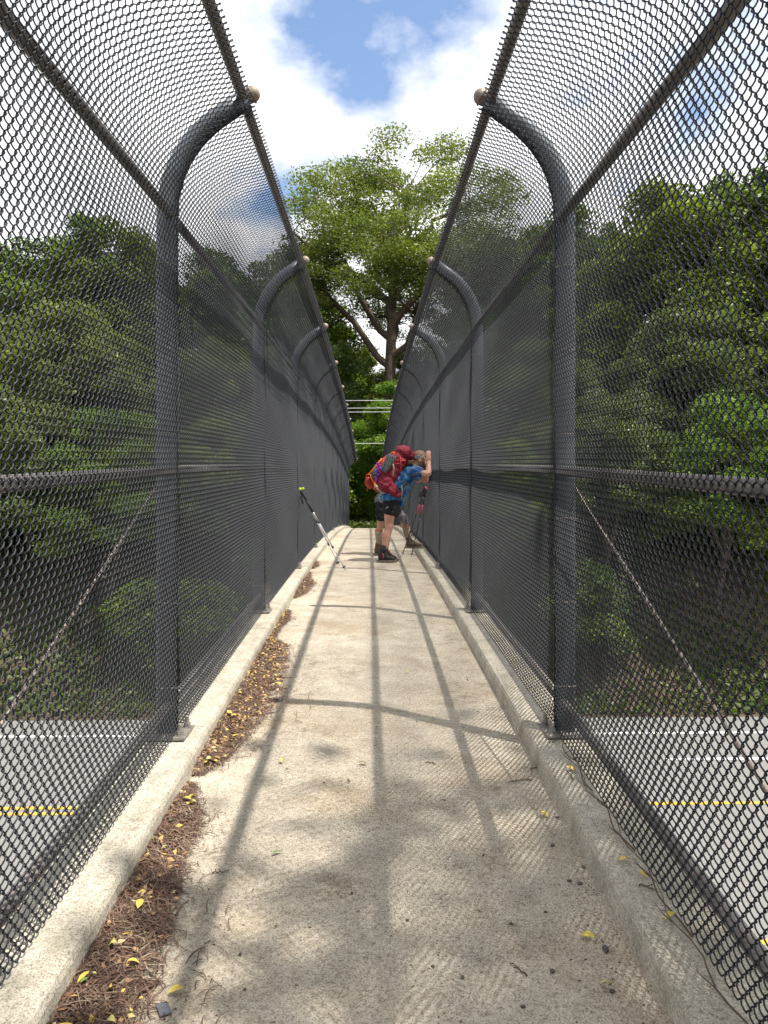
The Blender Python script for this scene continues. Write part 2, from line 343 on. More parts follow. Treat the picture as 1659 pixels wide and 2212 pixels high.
road = tag(MB().add([(-400, 4.0, ROADZ), (400, 4.0, ROADZ), (400, 22.2, ROADZ), (-400, 22.2, ROADZ)], [(0, 1, 2, 3)]).build('road', 'asphalt', None, False), kind='structure')
def strip(name, y0, y1, x0, x1, mat):
    z = ROADZ + 0.006
    return MB().add([(x0, y0, z), (x1, y0, z), (x1, y1, z), (x0, y1, z)], [(0, 1, 2, 3)]).build(name, mat, road, False)
strip('yellow_line', 15.56, 15.70, -200, 200, 'yellow_paint'); strip('yellow_line', 10.50, 10.64, -200, 200, 'yellow_paint')
for x0, x1 in ((-14.5, -5.0), (-32, -23), (16, 26)):
    strip('yellow_dash', 15.26, 15.40, x0, x1, 'yellow_paint'); strip('yellow_dash', 10.80, 10.94, x0, x1, 'yellow_paint')
strip('white_edge_line', 20.55, 20.70, -200, 200, 'white_paint'); strip('white_edge_line', 5.4, 5.55, -200, 200, 'white_paint')
for x0 in range(-60, 61, 12): strip('white_lane_dash', 18.35, 18.50, x0 - 4.6, x0 - 1, 'white_paint')

# ------------------------------------------------------------------ footbridge
bridge = tag(empty('footbridge', (0, YE, 0)), 'arched concrete footbridge with a narrow pale walkway and low kerbs', 'bridge')
def sweep(sec, y0, y1, n, top=None):
    mb = MB(); m_ = len(sec); vs = []; fs = []
    for i in range(n + 1):
        y = y0 + (y1 - y0) * i / n
        for x, z in sec: vs.append((x, y, zd(y) + z))
    for i in range(n):
        for k in range(m_): fs.append((i * m_ + k, (i + 1) * m_ + k, (i + 1) * m_ + (k + 1) % m_, i * m_ + (k + 1) % m_))
    fs += [tuple(range(m_)), tuple(n * m_ + k for k in range(m_ - 1, -1, -1))]
    return mb.add(vs, fs)
o = sweep([(-1.03, 0), (1.03, 0), (1.03, -0.12), (0.7, -0.42), (-0.7, -0.42), (-1.03, -0.12)], Y0, YE, 60).build('deck_slab', 'concrete_deck', bridge, False); rel(o, bridge)
for s in (-1, 1):
    for i in range(-1, len(PY)):
        ya = (PY[i] + 0.10) if i >= 0 else Y0; yb = PY[i + 1] + 0.096 if i + 1 < len(PY) else YE
        h = KH; sec = [(KX - 0.006, 0.0), (KX, h - 0.022), (KX + 0.008, h - 0.006), (KX + 0.03, h), (KO, h), (KO, 0.0)]
        sec = [(s * x, z) for x, z in sec]
        if s > 0: sec = sec[::-1]
        rel(sweep(sec, ya, yb, 10).build('kerb', 'concrete_kerb', bridge, False), bridge)
for y0, y1 in ((-3.5, 0.3), (28.6, 32)):
    rel(MB().box((-1.5, y0, -3.2), (1.5, y1, zd((y0 + y1) / 2) - 0.44)).build('abutment', 'concrete_wall', bridge, False), bridge)

# ------------------------------------------------------------------ chain link fences
BR, TH, LS = 0.546, R(55), 0.153          # bend radius, bend angle, straight tip of each post arm
WB = 2.43                                  # height of the bend above the deck
def profile(off, u):
    """point (v inward, w up) on a curve offset inwards by off from the post axis; u = length above the bend start"""
    r = BR - off
    if u <= 0: return off, WB + u
    if u < r * TH:
        a = u / r; return BR - r * math.cos(a), WB + r * math.sin(a)
    a = TH; e = u - r * TH
    return BR - r * math.cos(a) + e * math.sin(a), WB + r * math.sin(a) + e * math.cos(a)
# one woven panel, shared by every bay
NW = 144; PH = S / NW; P_ = 0.0232
def wire_panel():
    off = PX - MX; ub = -(WB - KH - 0.018); ut = (BR - off) * TH + LS + 0.034
    rows = int((ut - ub) / P_); sub = 4; sides = 5; d = 0.0062; rw = 0.0022
    nt_ = rows * sub + 1
    t = np.arange(nt_) / sub; k = np.floor(t).astype(int); f = t - k
    last = k >= rows; k[last] = rows - 1; f[last] = 1.0
    zig = 0.55 * f + 0.45 * (0.5 - 0.5 * np.cos(np.pi * f))
    prof = np.array([profile(off, ub + P_ * tt) for tt in t])
    e = 1e-3; pr2 = np.array([profile(off, ub + P_ * tt + e) for tt in t]); tg = (pr2 - prof) / e
    nrm = np.stack([tg[:, 1], -tg[:, 0]], 1)                      # towards the inside
    Vs = []; Fs = []; base = 0
    ring = np.arange(sides)
    fq = []
    for i in range(nt_ - 1):
        for q in range(sides): fq.append((i * sides + q, i * sides + (q + 1) % sides, (i + 1) * sides + (q + 1) % sides, (i + 1) * sides + q))
    fq = np.array(fq)
    r2 = np.random.default_rng(3)
    for w in range(NW):
        par = (k + w) % 2
        yy = np.where(par == 0, zig, 1 - zig) * (PH + 2 * rw * 0.9) - rw * 0.9 + w * PH
        dep = np.where(par == 0, 1, -1) * np.sin(np.pi * f) * d
        bulge = 0.006 * np.sin(yy / S * math.pi * 2) * np.sin(t / rows * 9) + 0.004 * np.sin(t / rows * 23 + yy * 3)
        edge = np.minimum(1, np.minimum(t, rows - t) / 6)
        dep = dep + bulge * edge
        jit = 0.0008 * np.sin(t * 0.7 + w * 1.7)
        C = np.stack([-(PX - prof[:, 0]) * -1 - 0, yy + jit, prof[:, 1]], 1)
        C[:, 0] = PX - prof[:, 0] - nrm[:, 0] * dep
        C[:, 2] = prof[:, 1] + nrm[:, 1] * dep
        T = np.gradient(C, axis=0); T /= np.linalg.norm(T, axis=1)[:, None]
        N0 = np.stack([-nrm[:, 0], np.zeros(nt_), nrm[:, 1]], 1)
        N0 = N0 - T * (N0 * T).sum(1)[:, None]; N0 /= np.linalg.norm(N0, axis=1)[:, None]
        B0 = np.cross(T, N0); a = 2 * math.pi * ring / sides
        Vv = C[:, None, :] + rw * (np.cos(a)[None, :, None] * N0[:, None, :] + np.sin(a)[None, :, None] * B0[:, None, :])
        Vs.append(Vv.reshape(-1, 3)); Fs.append(fq + base); base += nt_ * sides
    return fast_quads('wire_mesh', np.concatenate(Vs), np.concatenate(Fs), 'vinyl_wire', True)
panel_me = wire_panel()
# post: base to tip along the axis
pts = [profile(0, u) for u in [-(WB - KH - 0.012), -1.2] + list(np.linspace(-0.02, BR * TH, 12)) + [BR * TH + LS]]
post_me = {}; ball_me = {}; plate_me = {}; bolt_me = {}; bar_me = {}
for s in (-1, 1):
    mb = MB().tube([(s * (0 - v), 0, w) for v, w in pts], 0.0445, 14); post_me[s] = mesh_data('post', mb.v, mb.f, 'post_steel', True)
    v, w = profile(0, BR * TH + LS + 0.034); tv = Vector((-s * math.sin(TH), 0, math.cos(TH)))
    rot = tv.to_track_quat('Z', 'X').to_matrix(); mb = MB().ell((-s * v, 0, w), (0.036, 0.036, 0.036), rot, 18, 12)
    c = Vector((-s * v, 0, w)) - tv * 0.004; mb.tube([c - tv * 0.002, c + tv * 0.002], 0.0405, 20)
    mb.tube([c - tv * 0.045, c - tv * 0.012], 0.026, 14)
    ball_me[s] = mesh_data('ball_cap', mb.v, mb.f, 'ball_metal', True)
mb = MB().box((-0.105, -0.10, KH), (0.105, 0.10, KH + 0.013), 0.002); plate_me = mesh_data('base_plate', mb.v, mb.f, 'plate_steel', False)
mb = MB(); z = KH + 0.013
mb.tube([(0, 0, z), (0, 0, z + 0.003)], 0.021, 16); mb.tube([(0, 0, z + 0.003), (0, 0, z + 0.022)], 0.0155, 6); mb.tube([(0, 0, z), (0, 0, z + 0.05), (0, 0, z + 0.053)], [0.0098, 0.0098, 0.007], 12)
bolt_me = mesh_data('bolt', mb.v, mb.f, 'plate_steel', False)
def rail(name, a, b, r, parent, mat='rail_steel', n=12):
    a, b = Vector(a), Vector(b); return rel(MB().tube([a, b], r, n).build(name, mat, parent), parent)
FL = {-1: 'black chain link fence with inward curved top, sunlit, beside the leaf litter kerb',
      1: 'black chain link fence with inward curved top that the hikers look through'}
for s in (-1, 1):
    fence = tag(empty('chain_link_fence', (s * PX, PY[0], zd(PY[0]) + KH)), FL[s], 'fence', 'fences along the footbridge')
    bpy.context.view_layer.update(); inv = fence.matrix_world.inverted()
    for i, y in enumerate(PY):
        z = zd(y)
        p = obj('post', post_me[s], fence, Vector((s * PX, y, z)) - fence.location)
        obj('ball_cap', ball_me[s], p); obj('base_plate', plate_me, p)
        for bx_, by_ in ((-1, -1), (-1, 1), (1, -1), (1, 1)): obj('bolt', bolt_me, p, (bx_ * 0.077, by_ * 0.064, 0)).rotation_euler.z = 0.4 * bx_ + by_
        # tie wires round the post
        for q in range(6 if y < 12 else 0):
            h = 0.3 + q * 0.38
            MB().tube([(-s * 0.052, -0.03, h), (-s * 0.02, -0.048, h + 0.004), (s * 0.03, -0.044, h + 0.002), (s * 0.05, 0, h)], 0.0022, 5).build('tie_wire', 'rod_steel', p)
        # tension bar where the woven panels meet
        pb = [profile(PX - MX + 0.002, u) for u in [-(WB - KH - 0.02), -1.2] + list(np.linspace(-0.02, (BR - 0.05) * TH + LS, 8))]
        MB().tube([(-s * v, -0.012, w) for v, w in pb], 0.005, 6).build('tension_bar', 'vinyl_wire', p)
        if i + 1 < len(PY):
            y2 = PY[i + 1]; z2 = zd(y2)
            pn = bpy.data.objects.new('wire_mesh', panel_me); COL.objects.link(pn); pn.parent = fence; pn['kind'] = 'stuff'
            M = Matrix(((s, 0, 0, 0), (0, 1, 0, y), (0, (z2 - z) / S, 1, z), (0, 0, 0, 1)))
            pn.matrix_parent_inverse = inv @ M
            v, w = profile(0, BR * TH + LS - 0.012)
            rail('top_rail', (s * (PX - v), y, z + w), (s * (PX - v), y2, z2 + w), 0.0235, fence)
            rail('bend_rail', (s * (MX + 0.028), y, z + WB), (s * (MX + 0.028), y2, z2 + WB), 0.0225, fence)
            rail('middle_rail', (s * (MX + 0.028), y, z + 1.28), (s * (MX + 0.028), y2, z2 + 1.28), 0.0225, fence)
            rail('bottom_rail', (s * (MX + 0.034), y, z + 0.225), (s * (MX + 0.034), y2, z2 + 0.225), 0.0225, fence)
    ya, yb = PY[1], PY[2]
    rail('truss_rod', (s * (PX + 0.04), ya + 0.03, zd(ya) + 0.14), (s * (PX + 0.04), yb - 0.02, zd(yb) + 1.20), 0.0055, fence, 'rod_steel', 8)

# ------------------------------------------------------------------ trees
def leaf_quads(C, size, r, up=0.35, aspect=0.55):
    n = len(C); d = r.normal(size=(n, 3)); d[:, 2] *= 0.55; d /= np.linalg.norm(d, axis=1)[:, None]
    nn = r.normal(size=(n, 3)); nn[:, 2] = np.abs(nn[:, 2]) + up; w = np.cross(nn, d); w /= np.linalg.norm(w, axis=1)[:, None] + 1e-9
    L = size * r.uniform(0.6, 1.35, n)[:, None]; W = L * aspect * 0.5
    q = np.stack([C - d * L * 0.5, C + w * W - d * L * 0.08, C + d * L * 0.5, C - w * W - d * L * 0.08], 1)
    return q.reshape(-1, 3), np.arange(n * 4).reshape(-1, 4)
def make_tree(seed, H, base, rx, ncl, per, leaf, mat, cr=0.8, r0=0.3, fork=0.3, nl=6, lean=0.0, flat=0.6, low=-0.55, leader=False):
    """H height, base = height of the lowest foliage, rx crown radius, ncl clumps of per leaves"""
    r = np.random.default_rng(seed); mb = MB(); zc = base + (H - base) * 0.45; rzu = H - zc; rzd = zc - base
    lob = r.normal(size=(7, 3)); lob /= np.linalg.norm(lob, axis=1)[:, None]; amp = r.uniform(-0.22, 0.32, 7)
    def rad(d): return 1 + (amp[None] * np.clip(d @ lob.T, 0, 1) ** 4).sum(1)
    top = np.array([lean * H * fork, 0.3 * r.normal(), H * fork]); nodes = []
    tp = [np.array([0, 0, -0.4]), np.array([0, 0, 0.05]), top * 0.5 + r.normal(size=3) * 0.08, top]
    mb.tube([tuple(p) for p in tp], [r0 * 1.5, r0 * 1.12, r0 * 0.92, r0 * (0.45 if leader else 0.8)], 10, False)
    for k in range(nl):
        az = 2 * math.pi * (k + r.uniform(-0.3, 0.3)) / nl; el = r.uniform(0.35, 1.2) if k else 1.45
        d = np.array([math.cos(az) * math.cos(el), math.sin(az) * math.cos(el), math.sin(el)])
        end = np.array([top[0], top[1], zc]) + d * np.array([rx, rx, rzu]) * 0.72
        u_ = r.uniform(0.55, 1.0)
        if leader:
            u_ = k / nl; el = 0.02 + 1.0 * u_ if k else 1.45; az = k * 2.4 + r.uniform(-0.4, 0.4); u_ = 1.0 if k == 0 else 0.05 + 0.9 * u_
            d = np.array([math.cos(az) * math.cos(el), math.sin(az) * math.cos(el), math.sin(el) - 0.12]); end = np.array([top[0], top[1], zc]) + d * np.array([rx, rx, rzu]) * 0.8
        st = tp[2] + (top - tp[2]) * u_; pts = []
        for i in range(8):
            t = i / 7; bow = np.array([0, 0, math.sin(math.pi * t) * (0.10 * rx if el < 0.9 else 0)])
            pts.append(st + (end - st) * t + bow + r.normal(size=3) * 0.035 * rx * (0 < i < 7))
        mb.tube([tuple(p) for p in pts], [r0 * 0.55 * (1 - 0.82 * i / 7) + 0.015 for i in range(8)], 7, False)
        nodes += [(p, r0 * 0.5 * (1 - 0.82 * i / 7) + 0.012) for i, p in enumerate(pts)][2:]
    N = np.array([n_[0] for n_ in nodes])
    d = r.normal(size=(ncl * 3, 3)); d /= np.linalg.norm(d, axis=1)[:, None]; d = d[d[:, 2] > low][:ncl]
    f = r.uniform(0.22, 1.0, len(d)) ** 0.5 * rad(d)
    Cc = np.array([top[0], top[1], zc]) + d * f[:, None] * np.stack([np.full(len(d), rx - cr * 0.6)] * 2 + [np.where(d[:, 2] > 0, rzu - cr * 0.5, rzd - cr * 0.3)], 1)
    for c in Cc:
        dist = np.linalg.norm(N - c, axis=1) + np.maximum(0, N[:, 2] - c[2]) * 0.6; j = int(dist.argmin()); p0 = N[j]
        m1 = p0 + (c - p0) * 0.5 + np.array([0, 0, 0.10]) * np.linalg.norm(c - p0) + r.normal(size=3) * 0.08
        mb.tube([tuple(p0), tuple(m1), tuple(c)], [nodes[j][1] * 0.5 + 0.006, 0.018 + 0.004 * rx * 0.3, 0.008], 4, False)
        q = c + r.normal(size=3) * cr * 0.6; mb.tube([tuple(m1), tuple(q)], [0.014, 0.006], 3, False)
    szs = r.uniform(0.55, 1.35, len(Cc)); w = szs ** 2 / (szs ** 2).sum(); n = ncl * per; idx = r.choice(len(Cc), n, p=w)
    e = r.normal(size=(n, 3)); e /= np.linalg.norm(e, axis=1)[:, None]; e *= ((r.random(n) ** 0.42) * 1.15 + np.abs(r.normal(0, 0.28, n)) * (r.random(n) < 0.35))[:, None]
    P = Cc[idx] + e * (szs[idx] * cr)[:, None] * np.array([1, 1, flat]); P[:, 2] -= 0.12 * cr * (e[:, 0] ** 2 + e[:, 1] ** 2)
    V, F = leaf_quads(P, leaf, r)
    return mesh_data('trunk', mb.v, mb.f, 'bark', True), fast_quads('crown', V, F, mat)
def place_tree(kind, name, x, y, s, rz, label, group=None, sz=None, cat='tree', z=None):
    e = empty(name, (x, y, float(gz(x, y)) if z is None else z), rz); tag(e, label, cat, group)
    for nm, me in zip(('trunk', 'crown') if cat == 'tree' else ('stem', 'foliage'), kind):
        o = obj(nm, me, e); o.scale = (s, s, sz or s)
    return e
T_hero = make_tree(19, 22.3, 9.4, 8.6, 235, 560, 0.165, 'leaf_tree', 1.05, 0.40, 0.74, 13, 0.0, 0.42, -0.6, True)
T_shade = make_tree(13, 21.5, 7.0, 7.4, 135, 330, 0.22, 'leaf_tree', 1.15, 0.42, 0.36, 9, 0.0, 0.5, -0.5)
T_a = make_tree(23, 16.0, 3.0, 5.0, 240, 380, 0.20, 'leaf_wood', 0.72, 0.28, 0.3, 6)
T_b = make_tree(37, 17.0, 3.5, 4.4, 240, 380, 0.20, 'leaf_wood', 0.70, 0.28, 0.36, 6)
T_c = make_tree(51, 10.5, 1.8, 3.9, 200, 520, 0.145, 'leaf_tree', 0.58, 0.20, 0.28, 6)
T_d = make_tree(57, 8.0, 1.2, 3.6, 190, 500, 0.13, 'leaf_bright', 0.52, 0.14, 0.28, 6, 0.1)
B_a = make_tree(61, 3.6, 0.25, 1.7, 40, 330, 0.16, 'leaf_wood', 0.5, 0.05, 0.15, 6, 0, 0.75, -0.8)
B_b = make_tree(67, 3.2, 0.25, 1.5, 36, 330, 0.14, 'leaf_bright', 0.45, 0.045, 0.15, 6, 0, 0.7, -0.8)
place_tree(T_hero, 'spreading_tree', 1.15, 46, 1.0, 0.6, 'tall spreading tree with bare lower limbs standing beyond the end of the footbridge')
WL, WR, WM = 'woods seen through the sunlit fence', 'woods seen through the shaded fence', 'woods beyond the end of the footbridge'
KD = ('tall round-crowned dark green tree', 'tall narrow-crowned dark green tree', 'medium olive green tree', 'low bright green roadside tree')
LW = {WL: ' in the woods behind the sunlit fence', WR: ' in the woods behind the fence the hikers face', WM: ' in the thicket around the spreading tree'}
for k, x, y, s, g in [(0, -8.5, 45, 1.05, WL), (1, -13.5, 40, 0.97, WL), (0, -18.5, 42, 1.03, WL), (2, -7.0, 33, 0.85, WL), (1, -24, 46, 1.05, WL), (2, -12, 30.5, 0.92, WL), (2, -17.5, 31, 0.95, WL), (0, -30, 40, 0.95, WL), (2, -23.0, 30, 0.95, WL), (1, -6.5, 58, 1.05, WL), (2, -15, 35, 1.0, WL), (2, -21, 36, 1.05, WL), (1, -19, 60, 1.1, WL),
                   (1, 11.5, 44, 1.12, WR), (0, 16.5, 39, 1.17, WR), (1, 21, 38, 1.13, WR), (2, 8.0, 33, 0.85, WR), (2, 13.0, 30.5, 0.92, WR), (0, 25, 45, 1.05, WR), (2, 18.5, 31, 0.95, WR), (2, 24.0, 30, 0.9, WR), (0, 31, 40, 0.95, WR), (1, 9.5, 60, 1.1, WR), (2, 15.5, 35, 1.0, WR), (2, 21, 34, 1.0, WR), (1, 19, 62, 1.1, WR),
                   (2, -5.0, 27.0, 0.62, WL), (3, -9.2, 26.6, 0.85, WL), (2, -13.5, 26.2, 0.8, WL), (3, -17.5, 26.6, 0.85, WL), (2, -22, 26.4, 0.8, WL), (3, -26.5, 26, 0.9, WL),
                   (3, 4.6, 27.2, 0.66, WR), (2, 8.6, 26.5, 0.75, WR), (3, 12.6, 26.6, 0.9, WR), (2, 17, 26.3, 0.8, WR), (3, 21.2, 26.5, 0.95, WR), (2, 26, 26, 0.8, WR),
                   (0, -3.5, 62, 0.66, WM), (2, -4.4, 42, 1.12, WM), (2, 6.4, 43, 1.05, WM), (2, -1.6, 56, 1.22, WM), (2, 3.8, 55, 1.2, WM), (0, -6.5, 50, 1.12, WM), (1, 5.6, 66, 0.70, WM)]:
    place_tree((T_a, T_b, T_c, T_d)[k], 'broadleaf_tree', x, y, s, random.Random(int(x * 10 + y)).uniform(0, 6.28), KD[k] + LW[g], g + ', ' + KD[k])
# tree behind the camera whose crown dapples the near end of the walkway
place_tree(T_shade, 'overhanging_tree', 8.8, -7.2, 1.0, 2.2, 'tree standing beside the near end of the footbridge, shading the walkway', z=-0.6)
rr = random.Random(5)
SL = {0: ('dark green leafy shrub on the road bank', 'dark shrubs on the road bank'), 1: ('bright yellow green shrub on the road bank', 'bright shrubs on the road bank')}
for i in range(70):
    sd_ = -1 if i % 2 else 1; x = sd_ * rr.uniform(2.6, 26); y = rr.uniform(24.3, 38); k = 1 if rr.random() < 0.35 else 0
    place_tree((B_a, B_b)[k], 'shrub', x, y, rr.uniform(0.8, 1.25) * (1 + max(0, y - 28) * 0.08), rr.uniform(0, 6.28), SL[k][0], SL[k][1], cat='shrub')
for x, y, s, k in [(-2.6, 36.5, 1.2, 0), (-0.8, 38, 0.8, 1), (0.9, 37, 0.6, 1), (3.2, 36, 1.2, 0), (-1.5, 42, 1.5, 0), (0.3, 43, 1.7, 0), (2.6, 44, 1.7, 0), (-3.5, 45, 1.8, 0), (-0.5, 48, 2.2, 0), (3.5, 50, 2.4, 0), (0.8, 53, 2.6, 0)]:
    place_tree((B_a, B_b)[k], 'shrub', x, y, s, rr.uniform(0, 6.28), ('dark', 'bright')[k] + ' green leafy shrub closing the view past the end of the footbridge', ('dark', 'bright')[k] + ' shrubs past the bridge end', cat='shrub')
place_tree(T_d, 'sapling', 1.5, 37.6, 0.88, 1.0, 'young tree with bright sunlit leaves overhanging the end of the footbridge')
place_tree(B_b, 'undergrowth_shrub', 2.2, 35.2, 0.95, 2.0, 'bright green shrub below the young tree at the bridge end', cat='shrub')
# ground cover
n = 110000; gxx = rng.uniform(-30, 30, n); gyy = 22.4 + rng.beta(1.1, 1.6, n) * 20
keep = ~((np.abs(gxx) < 1.6) & (gyy < 33)); gxx, gyy = gxx[keep], gyy[keep]
dens = np.sin(gxx * 0.7 + 2) * np.sin(gyy * 0.9 + gxx * 0.2) + rng.uniform(-1, 1, len(gxx)) > -0.35; gxx, gyy = gxx[dens], gyy[dens]
C = np.stack([gxx, gyy, gz(gxx, gyy) + rng.uniform(0.02, 0.35, len(gxx))], 1)
V, F = leaf_quads(C, 0.30, rng, 0.2, 0.35)
tag(obj('ground_cover', fast_quads('ground_cover', V, F, 'leaf_grass')), 'low green ground cover on the road bank', 'ground cover', kind='stuff')

# ------------------------------------------------------------------ overhead lines
for z0, z1 in ((6.72, 6.82), (6.34, 6.46), (6.14, 6.28), (4.62, 4.74)):
    pts = []
    for i in range(25):
        t = i / 24; x = -14 + 28 * t; pts.append((x, 32.6, 1.36 + (z0 - 1.36) * 32.6 / 36 + (z1 - z0) * (t - 0.25) * 2 + 0.35 * ((t - 0.5) * 2) ** 2))
    tag(MB().tube(pts, 0.014, 6).build('overhead_cable', 'cable'), 'thin pale overhead cable crossing in front of the trees past the bridge end', 'cable', 'overhead cables')

# ------------------------------------------------------------------ litter on the walkway
def on_deck(x, y, h=0.0): return (x, y, zd(y) + h)
ctrl = [(1.2, 0.24), (1.9, 0.20), (2.25, 0.17), (2.5, 0.13), (2.75, 0.13), (2.95, 0.045), (3.1, 0.0), (3.22, 0.10), (3.5, 0.15), (3.9, 0.24), (4.3, 0.24), (4.9, 0.21), (5.3, 0.16), (5.5, 0.03), (5.9, 0.03), (6.2, 0.08), (6.6, 0.02), (7.2, 0.01), (7.6, 0.12), (8.2, 0.15), (8.6, 0.05), (9.4, 0.0), (9.8, 0.09), (10.3, 0.02), (12, 0.0)]
def lw(y): return np.interp(y, [c[0] for c in ctrl], [c[1] for c in ctrl])
litter = tag(empty('leaf_litter', on_deck(-KX + 0.1, 3.0)), 'band of brown needles and dry leaf bits along the foot of the kerb', 'litter', kind='stuff')
ny_, nx_ = 420, 12; Vl = []; 
for j in range(ny_ + 1):
    y = 1.1 + 9.4 * j / ny_; w = float(lw(y)) * (1 + 0.22 * math.sin(y * 31) + 0.18 * math.sin(y * 57 + 1) + 0.10 * math.sin(y * 113)); w = max(w, 0)
    for i in range(nx_ + 1):
        t = i / nx_; x = -KX + 0.0 + w * t
        h = (0.026 * (1 - t) ** 0.8 * min(1, w / 0.1) + 0.006 * math.sin(x * 190 + y * 90) * math.sin(y * 140 - x * 70)) * (1 - t ** 4) - 0.004 * t - (0.01 if w < 0.012 else 0)
        Vl.append((x, y, zd(y) + h))
a = np.array([[j * (nx_ + 1) + i, j * (nx_ + 1) + i + 1, (j + 1) * (nx_ + 1) + i + 1, (j + 1) * (nx_ + 1) + i] for j in range(ny_) for i in range(nx_)])
rel(tag(obj('litter_bed', fast_quads('litter_bed', Vl, a, 'litter', True), litter), kind='stuff'), litter)
def litter_points(n, over=1.06):
    yy = 1.1 + 9.4 * rng.beta(0.9, 1.5, n); w = lw(yy); u = rng.beta(1.0, 1.25, n) * over; x = -KX + 0.006 + u * w
    ok = w > 0.02; x, yy, u, w = x[ok], yy[ok], u[ok], w[ok]
    return x, yy, 0.026 * np.clip(1 - u, 0, 1) ** 0.8 * np.minimum(1, w / 0.1)
x, y, h = litter_points(15000); xs_, ys_, hs_ = litter_points(1500, 1.9); x = np.concatenate([x, xs_]); y = np.concatenate([y, ys_]); h = np.concatenate([h, hs_]); nL = len(x); ang = rng.uniform(0, 6.283, nL); L = rng.uniform(0.02, 0.085, nL); Wd = rng.uniform(0.0007, 0.0016, nL)
segs = 4; Vn = []; bend = rng.normal(0, 0.9, nL)
for k in range(segs + 1):
    t = k / segs - 0.5; aa = ang + bend * t
    cx = x + np.cos(ang + bend * t * 0.5) * L * t; cy = y + np.sin(ang + bend * t * 0.5) * L * t
    cz = zd(cy) + h + 0.004 + rng.uniform(0, 1, nL) * 0 + 0.010 * (1 - 4 * t * t) * (np.abs(np.sin(ang * 7)))
    nxv, nyv = -np.sin(aa) * Wd, np.cos(aa) * Wd
    Vn.append(np.stack([cx + nxv, cy + nyv, cz + 0.0006], 1)); Vn.append(np.stack([cx - nxv, cy - nyv, cz], 1))
Vn = np.stack(Vn, 1); Fq = np.array([(2 * k, 2 * k + 1, 2 * k + 3, 2 * k + 2) for k in range(segs)])
Vn[:, :, 0] = np.maximum(Vn[:, :, 0], -KX + 0.003)
Fn = (np.arange(nL)[:, None, None] * (2 * segs + 2) + Fq[None]).reshape(-1, 4)
rel(tag(obj('dry_needles', fast_quads('dry_needles', Vn.reshape(-1, 3), Fn, 'needle'), litter), kind='stuff'), litter)
x, y, h = litter_points(2600, 1.0); pk = rng.random(len(x)) < np.where((y > 3.1) & (y < 6.5), 1.0, 0.28); x, y, h = x[pk], y[pk], h[pk]
V, F = leaf_quads(np.stack([np.maximum(x, -KX + 0.012), y, zd(y) + h + 0.012], 1), 0.022, rng, 1.6, 0.6)
V[:, 0] = np.maximum(V[:, 0], -KX + 0.003)
rel(tag(obj('leaf_bits', fast_quads('leaf_bits', V, F, 'flake'), litter), kind='stuff'), litter)

# crumbs of dirt and bark strewn over the walkway
nC = 2600; yc = 1.5 + 14 * rng.beta(0.8, 2.2, nC); xc = np.where(rng.random(nC) < 0.45, KX - 0.02 - np.abs(rng.normal(0, 0.10, nC)), rng.uniform(-KX + 0.02, KX - 0.02, nC))
xc = np.where(rng.random(nC) < 0.18, -KX + 0.02 + lw(yc) + np.abs(rng.normal(0, 0.05, nC)), xc); xc = np.clip(xc, -KX + 0.01, KX - 0.01)
sc4 = np.clip(np.exp(rng.normal(-6.2, 0.45, nC)), 0, 0.0036); ang = rng.uniform(0, 6.283, nC); el_ = rng.uniform(1, 2.4, nC)
tet = np.array([(1, 0, 0), (-0.5, 0.8, 0), (-0.5, -0.8, 0), (0.1, 0.1, 0.9)]); ca, sa = np.cos(ang)[:, None], np.sin(ang)[:, None]
lx = tet[None, :, 0] * (sc4 * el_)[:, None]; ly = tet[None, :, 1] * sc4[:, None]; X_ = xc[:, None] + lx * ca - ly * sa; Y_ = yc[:, None] + lx * sa + ly * ca
Vc = np.stack([X_, Y_, zd(Y_) + 0.0006 + tet[None, :, 2] * sc4[:, None]], -1).reshape(-1, 3)
Fc = (np.arange(nC)[:, None, None] * 4 + np.array([(0, 1, 3), (1, 2, 3), (2, 0, 3)])[None]).reshape(-1, 3)
tag(obj('dirt_crumbs', fast_quads('dirt_crumbs', Vc, Fc, 'needle')), 'scattered dark crumbs of dirt and bark on the concrete walkway', 'debris', kind='stuff')
def leaf_mesh(name, L, W, curl, mat, r):
    n = 7; vs = []; fs = []
    for i in range(n + 1):
        t = i / n; w = W * 0.5 * math.sin(math.pi * min(1, t * 0.96 + 0.02)) ** 0.8 * (1.15 - 0.4 * t); z = curl * math.sin(math.pi * t)
        vs += [(L * (t - 0.5), w, z + curl * 0.5), (L * (t - 0.5), 0, z), (L * (t - 0.5), -w, z + curl * 0.35)]
    for i in range(n): fs += [(i * 3, i * 3 + 1, i * 3 + 4, i * 3 + 3), (i * 3 + 1, i * 3 + 2, i * 3 + 5, i * 3 + 4)]
    return mesh_data(name, vs, fs, mat, True)
LM = [leaf_mesh('fallen_leaf', 0.034, 0.02, 0.006, 'yellow_leaf', rr), leaf_mesh('fallen_leaf', 0.026, 0.018, 0.008, 'pale_leaf', rr), leaf_mesh('fallen_leaf', 0.045, 0.02, 0.005, 'yellow_leaf', rr), leaf_mesh('fallen_leaf', 0.03, 0.014, 0.004, 'green_leaf', rr)]
def fallen(x, y, h, k, s, label, group):
    o = obj('fallen_leaf', LM[k], None, on_deck(x, y, h)); o.rotation_euler = (rr.uniform(-0.35, 0.35), rr.uniform(-0.35, 0.35), rr.uniform(0, 6.28)); o.scale = (s, s, s)
    tag(o, label, 'leaf', group)
